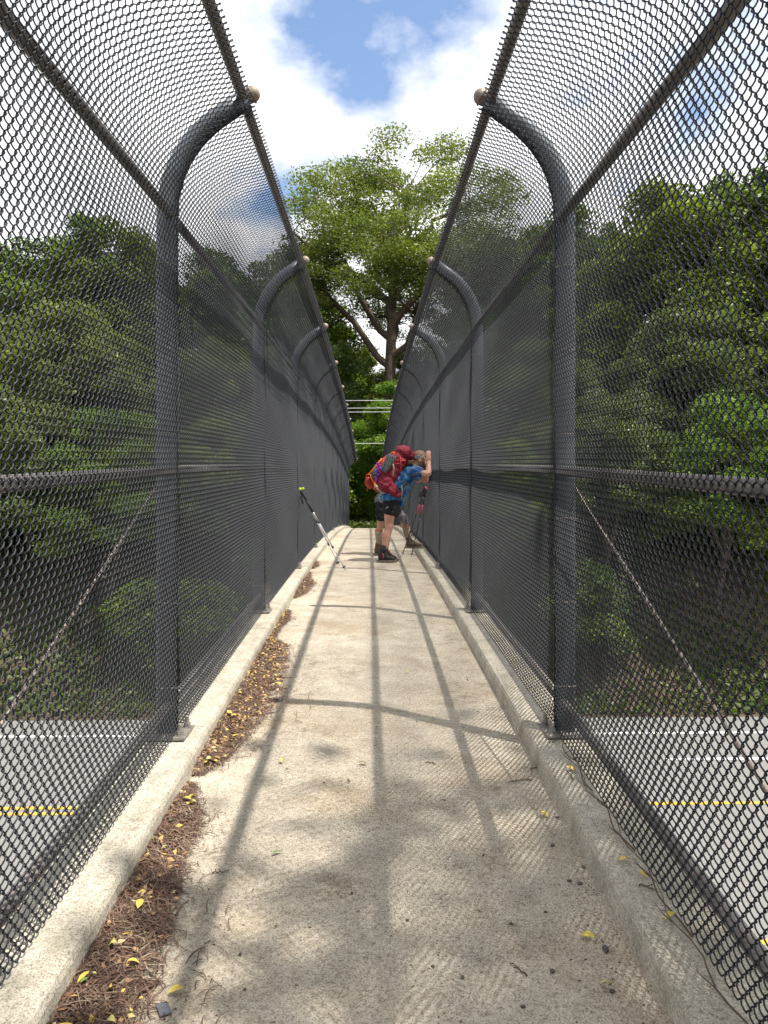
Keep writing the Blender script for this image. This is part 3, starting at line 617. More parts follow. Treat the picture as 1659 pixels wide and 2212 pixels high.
for i in range(48):
    y = 1.6 + rr.random() ** 1.2 * 4.4; w = float(lw(y))
    if w < 0.06: continue
    u = rr.random() * 0.9 + 0.05
    fallen(-KX + 0.02 + u * (w - 0.02), y, 0.026 * (1 - u) ** 0.8 + 0.016, rr.choice([0, 0, 1, 2, 0, 1, 2, 3]), rr.uniform(0.7, 1.2), 'small yellowing leaf lying on the brown litter by the kerb', 'leaves on the litter band')
for x, y, k in [(-0.02, 3.22, 0), (-0.37, 3.25, 1), (0.66, 2.75, 0), (0.62, 2.05, 0), (0.61, 1.86, 1), (-0.47, 1.86, 0), (-0.30, 2.5, 3), (0.25, 4.6, 1), (-0.1, 5.6, 1)]:
    fallen(x, y, 0.008, k, 1.15, 'single small leaf lying on the bare concrete walkway', 'leaves on bare concrete')
for x, y in [(0.80, 2.28), (0.83, 2.2), (0.83, 2.0), (0.815, 2.95)]:
    o = fallen(x, y, KH + 0.008, 0, 1.1, 'yellow leaf lying on the kerb top against the shaded fence', 'leaves on the shaded kerb')
pm = []
for k in range(3):
    bm = bmesh.new(); bmesh.ops.create_icosphere(bm, subdivisions=1, radius=0.01)
    for v in bm.verts: v.co = Vector((v.co.x * rr.uniform(0.9, 1.5), v.co.y * rr.uniform(0.75, 1.1), v.co.z * 0.6)) * rr.uniform(0.62, 1.15)
    me = bpy.data.meshes.new('pebble'); bm.to_mesh(me); bm.free(); me.materials.append(MATS['pebble']); pm.append(me)
def px_deck(px, py):          # picture position of the photograph -> place on the walkway
    yy = 3.0
    for _ in range(40): yy = 1600 * (CAMH - zd(yy)) / (py - 1106)
    return CAMX + (px - 799) * yy / 1600, yy
for px, py, s in [(1310, 2058, 1.2), (1195, 2105, 1.0), (1255, 1915, 0.9), (1262, 1878, 0.8), (1232, 1908, 0.7), (1195, 1830, 0.9), (1205, 1770, 0.8), (1000, 2115, 0.7), (1105, 2000, 0.7), (935, 2090, 0.6), (1130, 2180, 0.6), (1190, 1700, 0.7), (1045, 1850, 0.6), (880, 1990, 0.6), (520, 2060, 0.6), (530, 2135, 0.6), (700, 1690, 0.5), (620, 1660, 0.5), (1325, 2150, 0.8), (1180, 1975, 0.6), (960, 1730, 0.5), (760, 1930, 0.6), (900, 1560, 0.5), (880, 1340, 0.6), (1010, 1470, 0.6)]:
    x, y = px_deck(px, py); o = obj('pebble', rr.choice(pm), None, on_deck(x, y, 0.004 * s)); o.scale = (s, s, s); o.rotation_euler.z = rr.uniform(0, 6.28)
    tag(o, 'small dark pebble on the concrete walkway', 'pebble', 'pebbles on the walkway')
for px, py, L, a, lab in [(1140, 2115, 0.07, 2.2, 0), (1440, 1985, 0.10, 0.2, 1), (1150, 1690, 0.14, 2.8, 0), (1500, 1735, 0.09, 1.2, 1), (1170, 1665, 0.10, 0.2, 0), (460, 1885, 0.06, 0.3, 0), (1225, 2262, 0.05, 1, 0), (920, 1650, 0.06, 0.2, 0), (1275, 1650, 0.10, 0.1, 1), (755, 1690, 0.03, 2, 0)]:
    x, y = px_deck(px, py)
    if lab: x = 0.80
    x = min(x, 0.70) if not lab else x; h = (KH if lab else 0) + 0.004; n = 7; pts = []; aa = a
    for i in range(n): pts.append((x, y, zd(y) + h + 0.003 * (i % 2))); x += math.cos(aa) * L / n * (1 if not lab else 0.5); y += math.sin(aa) * L / n; aa += rr.uniform(-0.5, 0.5)
    tw = MB().tube(pts, [0.0026 * (1 - 0.08 * i) for i in range(n)], 6)
    q = Vector(pts[3]); tw.tube([q, q + Vector((math.cos(aa + 0.9) * L * 0.2, math.sin(aa + 0.9) * L * 0.2, 0.004))], 0.0015, 5)
    tag(tw.build('twig', 'twig'), 'thin dry twig lying on the kerb by the shaded fence' if lab else 'thin dry twig lying on the concrete walkway', 'twig', 'twigs on the kerb' if lab else 'twigs on the walkway')
for k in range(4):          # dry vine stems caught along the foot of the shaded fence
    y = 1.5 + 0.42 * k; x = 0.845; pts = []; h = KH + 0.006
    for i in range(14):
        pts.append((x + 0.012 * math.sin(i * 1.3 + k), y, zd(y) + h)); y += 0.055 + 0.02 * math.sin(i * 2.1 + k); h = max(KH + 0.005, h + rr.uniform(-0.006, 0.011)); x += rr.uniform(-0.004, 0.0015)
    vn = MB().tube(pts, [0.003 * (1 - 0.05 * i) for i in range(14)], 6)
    for q in (4, 8, 11):
        p0 = Vector(pts[q]); vn.tube([p0, p0 + Vector((-0.03, 0.03, 0.02)) * rr.uniform(0.6, 1.2), p0 + Vector((-0.04, 0.07, 0.035)) * rr.uniform(0.6, 1.2)], [0.0018, 0.0014, 0.0008], 5)
    tag(vn.build('dry_vine', 'twig'), 'thin dry vine stem trailing along the foot of the shaded fence', 'vine', 'dry vines by the shaded fence')
x, y = px_deck(356, 2177)
o = MB().box((-0.014, -0.024, 0.0), (0.014, 0.024, 0.004), 0.001).build('slate_chip', 'slate_chip', None, False, on_deck(x, y, 0.002)); o.rotation_euler.z = 0.5
tag(o, 'flat dark grey rectangular chip lying near the litter band', 'chip')

# ------------------------------------------------------------------ hikers
def leg(mb, hip, knee, ankle, k=1.0):
    h, q, a = Vector(hip), Vector(knee), Vector(ankle); c = q + (a - q) * 0.33 + Vector((-0.012, 0, 0))
    mb.loft([(*h, 0.088 * k, 0.085 * k), (*(h.lerp(q, 0.5)), 0.078 * k, 0.075 * k), (*(h.lerp(q, 0.85)), 0.060 * k, 0.056 * k), (*q, 0.056 * k, 0.054 * k), (*(q.lerp(a, 0.15)), 0.052 * k, 0.05 * k), (*c, 0.058 * k, 0.054 * k), (*(q.lerp(a, 0.65)), 0.044 * k, 0.042 * k), (*a, 0.036 * k, 0.034 * k)], 16)
def arm(mb, sh, el, wr, k=1.0):
    s_, e, w = Vector(sh), Vector(el), Vector(wr)
    for pts in ([(*s_, 0.055 * k, 0.055 * k), (*(s_.lerp(e, 0.45)), 0.047 * k, 0.046 * k), (*e, 0.039 * k, 0.039 * k)],
                [(*e, 0.040 * k, 0.040 * k), (*(e.lerp(w, 0.3)), 0.043 * k, 0.041 * k), (*w, 0.027 * k, 0.030 * k)]): mb.loft(pts, 14)
def hand(mb, wr, up, side, curl):
    """palm plus five fingers; up = direction of the fingers, side = from little finger to thumb, curl = palm normal"""
    w = Vector(wr); u = Vector(up).normalized(); s_ = Vector(side).normalized(); c = Vector(curl).normalized()
    palm = w + u * 0.05; rot = Matrix((s_, c, u)).transposed(); mb.ell(palm, (0.042, 0.018, 0.056), rot, 14, 10)
    for k, (off, L) in enumerate(((0.030, 0.074), (0.011, 0.082), (-0.009, 0.076), (-0.028, 0.058))):
        b_ = palm + s_ * off + u * 0.040; m1 = b_ + u * L * 0.45 + s_ * off * 0.12 + c * 0.004; m2 = m1 + u * L * 0.32 + c * 0.014; m3 = m2 + u * L * 0.2 + c * 0.014
        mb.tube([b_, m1, m2, m3], [0.0095, 0.0088, 0.008, 0.0065], 8)
    t0 = palm + s_ * 0.030 - u * 0.022; t1 = t0 + s_ * 0.028 + u * 0.028 + c * 0.006; t2 = t1 + u * 0.03 + s_ * 0.006 + c * 0.006
    mb.tube([t0, t1, t2], [0.0125, 0.0105, 0.008], 8)
def head(mb, c, tilt=0.0):
    rot = Matrix.Rotation(tilt, 3, 'Y'); c = Vector(c)
    P = lambda x, y, z: c + rot @ Vector((x, y, z))
    mb.ell(P(-0.008, 0, 0.03), (0.097, 0.076, 0.098), rot); mb.ell(P(0.030, 0, -0.045), (0.062, 0.058, 0.075), rot)
    mb.ell(P(0.098, 0, -0.020), (0.022, 0.014, 0.022), rot, 10, 8); mb.ell(P(0.088, 0, 0.004), (0.016, 0.010, 0.030), rot, 10, 8)
    mb.ell(P(0.076, 0, 0.024), (0.022, 0.050, 0.012), rot, 12, 8); mb.ell(P(0.076, 0, -0.065), (0.024, 0.026, 0.010), rot, 10, 8); mb.ell(P(0.068, 0, -0.098), (0.026, 0.026, 0.020), rot, 10, 8)
    for sy in (-1, 1): mb.ell(P(-0.012, sy * 0.078, -0.012), (0.020, 0.009, 0.033), rot, 10, 8)
    return P, rot
def boot(parent, heel, toe, z, y, shaft, mats, name='boot', laces=True):
    """low boot from heel x to toe x standing at height z; shaft = (x, z top)"""
    L = toe - heel; mb = MB()
    mb.loft([(heel + 0.035, y, z + 0.062, 0.046, 0.038), (heel + L * 0.32, y, z + 0.070, 0.050, 0.041), (heel + L * 0.55, y, z + 0.058, 0.042, 0.046), (heel + L * 0.78, y, z + 0.046, 0.032, 0.048), (toe - 0.035, y, z + 0.042, 0.027, 0.040)], 16)
    mb.loft([(heel + 0.07, y, z + 0.07, 0.055, 0.040), (heel + 0.078, y, z + 0.12, 0.050, 0.042), (shaft[0], y, shaft[1], 0.050, 0.045)], 16)
    mb.loft([(heel + 0.115, y, z + 0.12, 0.022, 0.03), (heel + L * 0.56, y, z + 0.085, 0.018, 0.03)], 10)
    b_ = mb.remesh(name, mats[0], parent, 0.006, 3)
    so = MB(); n = 22; vs = []
    for k in range(n):
        a = 2 * math.pi * k / n; xx = heel + L * (0.5 - 0.5 * math.cos(a)); wv = (0.037 + 0.012 * math.sin(math.pi * ((xx - heel) / L) ** 1.3)) * math.copysign(abs(math.sin(a)) ** 0.55, math.sin(a))
        vs.append((xx, y + wv, z + 0.0)); vs.append((xx, y + wv * 1.04, z + 0.026 + 0.008 * ((xx - heel) / L) ** 4))
    fs = [(2 * k, 2 * ((k + 1) % n), 2 * ((k + 1) % n) + 1, 2 * k + 1) for k in range(n)] + [tuple(2 * k for k in range(n - 1, -1, -1)), tuple(2 * k + 1 for k in range(n))]
    so.add(vs, fs).build('sole', mats[1], b_, False)
    if laces:
        lc = MB()
        for q in range(5):
            t = 0.40 + q * 0.06; xx = heel + L * t; zz_ = z + 0.120 - (t - 0.40) * 0.10 + 0.004
            lc.tube([(xx, y - 0.030, zz_ - 0.012), (xx + 0.006, y, zz_), (xx, y + 0.030, zz_ - 0.012)], 0.0028, 6)
        lc.build('laces', mats[2], b_)
    return b_
def drop(root):     # everything modelled at deck height 0, then the root is lifted
    return root

# --- hiker in the blue shirt (local frame: X towards the shaded fence, Z up from the walkway)
YA = 10.3
A = tag(empty('person', (0, YA, zd(YA))), 'person in blue patterned shirt and black shorts leaning hands and face against the fence', 'person')
mb = MB(); P, rot = head(mb, (0.715, -0.005, 1.415), 0.10)
mb.loft([(0.60, 0, 1.285, 0.065, 0.07), (0.655, 0, 1.34, 0.056, 0.056), (0.695, 0, 1.385, 0.055, 0.055)], 14)
TA = [(0.300, 0, 0.87, 0.118, 0.155), (0.355, 0, 0.955, 0.112, 0.145), (0.43, 0, 1.06, 0.115, 0.15), (0.515, 0, 1.17, 0.120, 0.165), (0.585, 0, 1.265, 0.095, 0.165), (0.62, 0, 1.305, 0.06, 0.11)]
mb.loft(TA, 20)
for sy in (-1, 1):
    sh = (0.605, sy * 0.175, 1.262); el = (0.808, sy * 0.235, 1.20 if sy < 0 else 1.135); wr = (0.822, sy * 0.135, 1.375 if sy < 0 else 1.33)
    arm(mb, sh, el, wr)
    hand(mb, wr, (0.02, -sy * 0.10, 1), (-1.0, -sy * 0.25, 0.02), (0.15, -sy * 1.0, 0))
leg(mb, (0.295, -0.09, 0.83), (0.272, -0.095, 0.49), (0.205, -0.095, 0.14)); leg(mb, (0.295, 0.09, 0.83), (0.285, 0.10, 0.49), (0.225, 0.10, 0.14))
mb.remesh('body', 'skin', A, 0.007, 3)
for sy in (-1, 1): MB().ell(P(0.078, sy * 0.030, 0.006), (0.009, 0.011, 0.008), rot, 10, 8).build('eye', 'eye_dark', A)
mb = MB(); mb.ell(P(-0.014, 0, 0.042), (0.101, 0.080, 0.095), rot); h_ = mb.remesh('hair', 'hair_brown', A, 0.007, 2)
co = np.array([v.co[:] for v in h_.data.vertices]); bm = bmesh.new(); bm.from_mesh(h_.data)
inv3 = rot.transposed()
dl = [v for v in bm.verts if (lambda q: (q.z < 0.045 and q.x > 0.02) or q.z < -0.045 or (q.x > 0.075))(inv3 @ (v.co - P(0, 0, 0)))]
bmesh.ops.delete(bm, geom=dl, context='VERTS'); bm.to_mesh(h_.data); bm.free()
mb = MB()
mb.loft([(*P(0.040, -0.066, -0.020), 0.022, 0.012), (*P(0.050, -0.062, -0.075), 0.034, 0.018), (*P(0.066, -0.03, -0.118), 0.040, 0.028), (*P(0.074, 0, -0.135), 0.042, 0.036), (*P(0.066, 0.03, -0.118), 0.040, 0.028), (*P(0.050, 0.062, -0.075), 0.034, 0.018), (*P(0.040, 0.066, -0.020), 0.022, 0.012)], 12, (0, 0, 1))
mb.ell(P(0.088, 0, -0.045), (0.018, 0.034, 0.011), rot, 12, 8); mb.ell(P(0.055, 0, -0.145), (0.056, 0.052, 0.062), rot, 12, 8); mb.ell(P(0.02, -0.05, -0.085), (0.04, 0.026, 0.05), rot, 12, 8)
mb.remesh('beard', 'beard_brown', A, 0.007, 2, 0.0012)
hb = MB(); n = 36; vs = []
for k in range(n):
    a = 2 * math.pi * k / n; ca, sa = math.cos(a), math.sin(a)
    for dz, f in ((-0.022, 1.03), (-0.010, 1.065), (0.012, 1.06), (0.026, 1.015)): vs.append(P(-0.010 + 0.103 * f * ca, 0.081 * f * sa, 0.036 + dz + 0.020 * ca))
fs = [(k * 4 + j, ((k + 1) % n) * 4 + j, ((k + 1) % n) * 4 + j + 1, k * 4 + j + 1) for k in range(n) for j in range(3)]
hb.add(vs, fs).build('headband', 'headband', A)
mb = MB(); mb.loft([(p[0] - 0.004, p[1], p[2], p[3] + 0.017, p[4] + 0.018) for p in TA[:5]] + [(0.622, 0, 1.305, 0.075, 0.115)], 24)
for sy in (-1, 1):
    s_ = Vector((0.600, sy * 0.165, 1.262)); e_ = Vector((0.808, sy * 0.235, 1.20 if sy < 0 else 1.135)); q = s_.lerp(e_, 0.56)
    mb.loft([(*s_, 0.080, 0.072), (*s_.lerp(e_, 0.3), 0.074, 0.064), (*q, 0.072, 0.060)], 16)
# loose front and tail of the shirt
mb.loft([(0.515, 0, 1.06, 0.07, 0.13), (0.475, 0, 0.94, 0.075, 0.125), (0.455, 0, 0.86, 0.045, 0.10), (0.455, -0.03, 0.775, 0.022, 0.05)], 16)
mb.loft([(0.29, 0, 0.90, 0.13, 0.172), (0.275, 0, 0.845, 0.130, 0.172)], 20)
shirt = mb.remesh('shirt', 'shirt_blue', A, 0.008, 3, 0.0035)
mb = MB()
mb.loft([(0.315, 0, 0.895, 0.125, 0.165), (0.30, 0, 0.82, 0.130, 0.172)], 20)
mb.loft([(0.30, -0.085, 0.83, 0.115, 0.092), (0.305, -0.092, 0.74, 0.108, 0.094), (0.298, -0.095, 0.665, 0.105, 0.094)], 18); mb.loft([(0.30, 0.085, 0.83, 0.115, 0.092), (0.325, 0.092, 0.74, 0.108, 0.094), (0.33, 0.095, 0.655, 0.105, 0.094)], 18)
sh_ = mb.remesh('shorts', 'shorts_black', A, 0.008, 3, 0.003)
MB().loft([(0.228, -0.186, 0.735, 0.004, 0.006), (0.262, -0.1905, 0.765, 0.004, 0.006)], 8).build('logo_stripe', 'strap_beige', sh_)
for sy, hx in ((-1, 0.105), (1, 0.13)):
    MB().loft([(hx + 0.095, sy * 0.0975, 0.15, 0.048, 0.045), (hx + 0.097, sy * 0.0975, 0.225, 0.050, 0.047)], 16).build('sock', 'sock_black', A)
    bt = boot(A, hx, hx + 0.285, 0.004, sy * 0.0975, (hx + 0.085, 0.175), ('boot_black', 'sole_grey', 'strap_black'))
    MB().loft([(hx + 0.088, sy * 0.0975 - 0.044, 0.055, 0.006, 0.003), (hx + 0.092, sy * 0.0975 - 0.046, 0.10, 0.005, 0.003), (hx + 0.088, sy * 0.0975 - 0.050, 0.125, 0.004, 0.003)], 8).build('pull_tab', 'tag_pink', bt)

# --- red backpack
BP = tag(empty('backpack', (0.25, YA, zd(YA) + 0.95)), 'large dark red hiking backpack with a bulging hood, worn by the blue-shirted hiker', 'backpack')
def AL(o): o.location = o.location - Vector((0.25, 0, 0.95)); return o
def zp(zx, zy): return (zx - 375) / 1024 + 0.013, (1975 - zy) / 1024
def ax(pts, k=1): return [(*(lambda q: (q[0], pts_y, q[1]))(zp(a, b)), c, d) for (a, b, c, d), pts_y in zip(pts, [0.0] * len(pts))]
mb = MB(); mb.loft(ax([(545, 965, 0.075, 0.13), (580, 885, 0.130, 0.165), (650, 755, 0.150, 0.175), (725, 625, 0.150, 0.172), (800, 520, 0.135, 0.160), (835, 475, 0.10, 0.13)]), 24, sq=2.5)
bag = AL(mb.remesh('main_bag', 'pack_red', BP, 0.008, 3, 0.0022))
mb = MB(); r_ = Matrix.Rotation(R(22), 3, 'Y'); x, z = zp(872, 418); mb.ell((x, 0, z), (0.140, 0.155, 0.092), r_, 20, 14); mb.loft([(*zp(770, 470)[:1], 0, zp(770, 470)[1], 0.07, 0.13), (zp(880, 455)[0], 0, zp(880, 455)[1], 0.075, 0.145), (zp(980, 480)[0], 0, zp(980, 480)[1], 0.045, 0.12)], 18); x, z = zp(935, 455); mb.ell((x, 0, z), (0.085, 0.13, 0.07), r_, 18, 12); x, z = zp(790, 435); mb.ell((x, 0, z), (0.06, 0.11, 0.055), r_, 16, 10)
lid = AL(mb.remesh('lid', 'pack_red', BP, 0.008, 3, 0.0022))
mb = MB(); mb.loft([(*zp(620, 790)[:1], -0.165, zp(620, 790)[1], 0.085, 0.035), (zp(600, 880)[0], -0.17, zp(600, 880)[1], 0.10, 0.045), (zp(560, 960)[0], -0.15, zp(560, 960)[1], 0.075, 0.04)], 16); AL(mb.remesh('side_pocket', 'pack_red', BP, 0.008, 2, 0.003))
mb = MB(); mb.loft([(zp(650, 900)[0], -0.15, zp(650, 900)[1], 0.075, 0.05), (zp(720, 980)[0], -0.185, zp(720, 980)[1], 0.070, 0.045), (zp(785, 1040)[0], -0.175, zp(785, 1040)[1], 0.045, 0.03)], 16); AL(mb.remesh('hip_belt', 'pack_red', BP, 0.008, 2, 0.0022))
def strapz(name, pts, w, mat, y=None, th=0.004, parent=BP):
    mb = MB(); mb.loft([(zp(p[0], p[1])[0], p[2], zp(p[0], p[1])[1], w, th) for p in pts], 10); return AL(mb.build(name, mat, parent))
strapz('compression_strap', [(800, 490, -0.165), (805, 560, -0.178), (808, 680, -0.170)], 0.011, 'pack_red_light')
strapz('compression_strap', [(735, 585, -0.176), (790, 590, -0.178)], 0.008, 'pack_red_light'); strapz('compression_strap', [(740, 548, -0.168), (880, 545, -0.155)], 0.010, 'pack_red_light')
strapz('compression_strap', [(560, 795, -0.182), (690, 795, -0.180)], 0.008, 'pack_red')
strapz('webbing_strap', [(690, 570, -0.21), (708, 640, -0.205), (700, 755, -0.19)], 0.010, 'strap_beige')
strapz('webbing_strap', [(660, 560, -0.205), (745, 490, -0.175)], 0.010, 'clog_grey')
strapz('webbing_strap', [(452, 880, -0.10), (480, 925, -0.13), (545, 985, -0.13), (610, 1005, -0.10)], 0.018, 'strap_beige', th=0.012)
strapz('lashing_loop', [(665, 445, -0.12), (690, 430, -0.14), (715, 445, -0.12)], 0.012, 'strap_orange', th=0.010)
mb = MB()
for sy in (-1, 1): mb.loft([(0.50, sy * 0.09, 1.31, 0.008, 0.03), (0.57, sy * 0.105, 1.355, 0.008, 0.032), (0.645, sy * 0.115, 1.325, 0.008, 0.032), (0.672, sy * 0.135, 1.245, 0.008, 0.03), (0.615, sy * 0.170, 1.14, 0.008, 0.024), (0.49, sy * 0.178, 1.05, 0.007, 0.02), (0.36, sy * 0.168, 0.98, 0.007, 0.018)], 12)
AL(mb.build('shoulder_straps', 'strap_black', BP))
mb = MB(); mb.loft([(0.36, -0.17, 0.92, 0.026, 0.008), (0.42, -0.165, 0.91, 0.024, 0.008), (0.475, -0.09, 0.90, 0.022, 0.008), (0.487, 0, 0.90, 0.022, 0.008), (0.475, 0.09, 0.90, 0.022, 0.008)], 10, (0, 0, 1)); AL(mb.build('waist_belt', 'strap_black', BP))
mb = MB(); x0, z0 = zp(822, 890); mb.tube([(x0, -0.20, z0), (x0 + 0.003, -0.205, z0 - 0.1), (x0 - 0.004, -0.203, z0 - 0.2)], 0.004, 6); AL(mb.build('belt_end', 'strap_beige', BP))
# pair of grey clogs hung on the pack
for k, (dy, dxz) in enumerate(((-0.215, (0, 0)), (-0.155, (-0.035, 0.02)))):
    cx, cz = zp(645, 595); e = tag(empty('clog', (cx + dxz[0], YA + dy, zd(YA) + cz + dxz[1])), 'grey perforated foam clog hanging outermost on the red backpack' if k == 0 else 'grey foam clog wedged between its twin and the red backpack', 'shoe', 'clogs hung on the backpack')
    e.rotation_euler = (0, R(-62), 0)
    MB().loft([(-0.128, 0, 0, 0.010, 0.016), (-0.11, 0, 0, 0.011, 0.030), (-0.06, 0, 0, 0.011, 0.034), (0.02, 0, 0, 0.011, 0.040), (0.08, 0, 0, 0.011, 0.048), (0.11, 0, 0, 0.010, 0.040), (0.13, 0, 0, 0.009, 0.018)], 16, (0, 0, 1)).build('sole', 'clog_grey', e)
    MB().loft([(-0.002, 0.026, 0, 0.030, 0.036), (0.05, 0.028, 0, 0.036, 0.044), (0.10, 0.02, 0, 0.026, 0.042), (0.128, 0.008, 0, 0.012, 0.03)], 16, (0, 0, 1)).remesh('upper', 'clog_grey', e, 0.006, 2)
    MB().tube([(0.0, 0.05, 0.036), (-0.06, 0.06, 0.044), (-0.118, 0.055, 0.0), (-0.06, 0.06, -0.044), (0.0, 0.05, -0.036)], 0.007, 8).build('heel_strap', 'clog_grey', e)
    hm = MB()
    for hx_, hz_ in ((-0.09, 0), (-0.03, 0.012), (-0.03, -0.012), (0.05, 0.015), (0.05, -0.015), (0.09, 0)): hm.tube([(hx_, -0.0122, hz_), (hx_, -0.0105, hz_)], 0.006, 10)
    hm.build('sole_holes', 'strap_black', e)
# purple cord tangle
mb = MB(); r4 = random.Random(9); q = [(470, 585), (500, 610), (480, 640), (520, 655), (470, 690), (505, 720), (480, 760), (450, 800), (470, 835)]; pts = []
for k in range(64):
    t = k / 63 * (len(q) - 1); i = min(int(t), len(q) - 2); f = t - i; a_ = q[i][0] + (q[i + 1][0] - q[i][0]) * f; b_ = q[i][1] + (q[i + 1][1] - q[i][1]) * f
    x, z = zp(a_ + r4.uniform(-20, 20), b_ + r4.uniform(-12, 12)); pts.append((x, -0.10 + r4.uniform(-0.03, 0.03), z))
tag(mb.tube(pts, 0.009, 7).build('cord_bundle', 'purple_cord', None, True, (0, YA, zd(YA))), 'tangled purple cord tied to the back of the red backpack', 'cord')

# --- second hiker behind
YB = 11.25; KB = 0.00107
B = tag(empty('person', (0, YB, zd(YB))), 'person in brown boots and striped socks, one foot on the kerb, behind the other hiker', 'person')
def zq(zx, zy): return (zx - 375) * KB + 0.013, (1902 - zy) * KB
mb = MB(); P, rot = head(mb, (0.70, 0.03, 1.345), 0.12)
mb.loft([(0.585, 0.02, 1.215, 0.062, 0.066), (0.64, 0.02, 1.275, 0.052, 0.052), (0.68, 0.03, 1.32, 0.052, 0.052)], 14)
TB = [(0.215, 0, 0.84, 0.112, 0.150), (0.275, 0, 0.925, 0.108, 0.14), (0.36, 0, 1.02, 0.112, 0.145), (0.46, 0, 1.12, 0.115, 0.160), (0.545, 0, 1.20, 0.092, 0.16), (0.59, 0, 1.24, 0.06, 0.11)]
mb.loft(TB, 20)
for sy in (-1, 1):
    sh = (0.555, sy * 0.17, 1.20); el = (0.79, sy * 0.20, 1.14); wr = (0.822, sy * 0.12, 1.31); arm(mb, sh, el, wr, 0.95)
    hand(mb, wr, (0.02, -sy * 0.10, 1), (-1.0, -sy * 0.25, 0.02), (0.15, -sy * 1.0, 0))
leg(mb, (0.21, -0.085, 0.81), (0.17, -0.09, 0.475), (0.155, -0.09, 0.13)); leg(mb, (0.225, 0.085, 0.80), (0.525, 0.09, 0.58), (0.605, 0.09, 0.25))
mb.remesh('body', 'skin_tan', B, 0.007, 3)
for sy in (-1, 1): MB().ell(P(0.078, sy * 0.030, 0.006), (0.009, 0.011, 0.008), rot, 10, 8).build('eye', 'eye_dark', B)
mb = MB(); mb.ell(P(-0.020, 0, 0.040), (0.098, 0.083, 0.097), rot); mb.ell(P(-0.045, 0, -0.02), (0.06, 0.075, 0.07), rot); mb.remesh('hair', 'beard_brown', B, 0.007, 2, 0.001)
mb = MB(); mb.loft([(p[0], p[1], p[2], p[3] + 0.015, p[4] + 0.016) for p in TB[:5]] + [(0.59, 0, 1.24, 0.075, 0.115)], 24); mb.loft([(0.205, 0, 0.86, 0.122, 0.163), (0.20, 0, 0.80, 0.12, 0.163)], 20)
for sy in (-1, 1):
    s_ = Vector((0.55, sy * 0.16, 1.20)); e_ = Vector((0.79, sy * 0.20, 1.14)); mb.loft([(*s_, 0.076, 0.068), (*s_.lerp(e_, 0.5), 0.066, 0.06)], 16)
mb.remesh('shirt', 'shirt_grey', B, 0.008, 3, 0.003)
mb = MB(); mb.loft([(0.225, 0, 0.85, 0.118, 0.158), (0.21, 0, 0.79, 0.122, 0.163)], 20); mb.loft([(0.205, -0.085, 0.79, 0.108, 0.09), (0.195, -0.088, 0.68, 0.098, 0.09), (0.183, -0.09, 0.545, 0.088, 0.086)], 18)
mb.loft([(0.235, 0.085, 0.79, 0.105, 0.09), (0.36, 0.088, 0.70, 0.098, 0.09), (0.455, 0.09, 0.635, 0.088, 0.086)], 18); mb.remesh('shorts', 'shorts_black', B, 0.008, 3, 0.003)
MB().loft([(0.44, 0.09, 0.645, 0.074, 0.07), (0.525, 0.09, 0.58, 0.065, 0.062), (0.548, 0.09, 0.50, 0.060, 0.058), (0.560, 0.09, 0.445, 0.058, 0.056)], 18).remesh('knee_sleeve', 'legging_grey', B, 0.007, 2)
for c0, c1, heel, hz, yy, shf in (((0.150, -0.09, 0.38), (0.153, -0.09, 0.17), 0.06, 0.004, -0.09, (0.145, 0.18)), ((0.565, 0.09, 0.43), (0.592, 0.09, 0.28), 0.545, KH + 0.012, 0.09, (0.60, 0.26))):
    c0, c1 = Vector(c0), Vector(c1); d = (c1 - c0)
    sk = MB().loft([(*c0, 0.060, 0.057), (*c0.lerp(c1, 0.4), 0.057, 0.053), (*c1, 0.046, 0.044)], 18).build('sock', 'sock_beige', B)
    MB().loft([(*(c0 - d * 0.03), 0.0615, 0.0585), (*(c0 + d * 0.05), 0.0615, 0.0585)], 18).build('sock_stripe', 'band_orange', sk)
    boot(B, heel, heel + 0.285, hz, yy, shf, ('boot_brown', 'sole_grey', 'strap_black'))
# orange red backpack
BQ = tag(empty('backpack', (0.1, YB, zd(YB) + 0.9)), 'orange red hiking backpack with a dark grey pouch, worn by the hiker behind', 'backpack')
def BL(o): o.location = o.location - Vector((0.1, 0, 0.9)); return o
def ay(pts): return [(zq(a, b)[0], 0.0, zq(a, b)[1], c, d) for a, b, c, d in pts]
mb = MB(); mb.loft(ay([(520, 985, 0.07, 0.12), (500, 890, 0.14, 0.155), (545, 770, 0.155, 0.165), (625, 640, 0.15, 0.160), (700, 540, 0.11, 0.13)]), 24, sq=2.5); BL(mb.remesh('main_bag', 'pack_orange', BQ, 0.008, 3, 0.0022))
mb = MB(); mb.loft(ay([(345, 810, 0.04, 0.10), (355, 875, 0.065, 0.125), (400, 930, 0.055, 0.11)]), 18); BL(mb.remesh('front_pocket', 'pack_orange', BQ, 0.008, 3, 0.0022))
mb = MB(); mb.loft([(zq(460, 680)[0], -0.12, zq(460, 680)[1], 0.035, 0.06), (zq(435, 760)[0], -0.12, zq(435, 760)[1], 0.055, 0.07), (zq(430, 820)[0], -0.12, zq(430, 820)[1], 0.035, 0.05)], 16); BL(mb.remesh('grey_pouch', 'pack_grey', BQ, 0.008, 2, 0.002))
mb = MB(); x, z = zq(760, 500); mb.ell((x, 0, z), (0.10, 0.13, 0.07), Matrix.Rotation(R(25), 3, 'Y')); BL(mb.remesh('lid', 'pack_orange', BQ, 0.008, 2, 0.003))
def strapq(pts, w, mat): mb = MB(); mb.tube([(zq(a, b)[0], y, zq(a, b)[1]) for a, b, y in pts], w, 7); BL(mb.build('strap', mat, BQ))
strapq([(320, 800, -0.13), (330, 765, -0.14), (375, 760, -0.15), (400, 820, -0.16), (435, 890, -0.17)], 0.008, 'strap_orange')
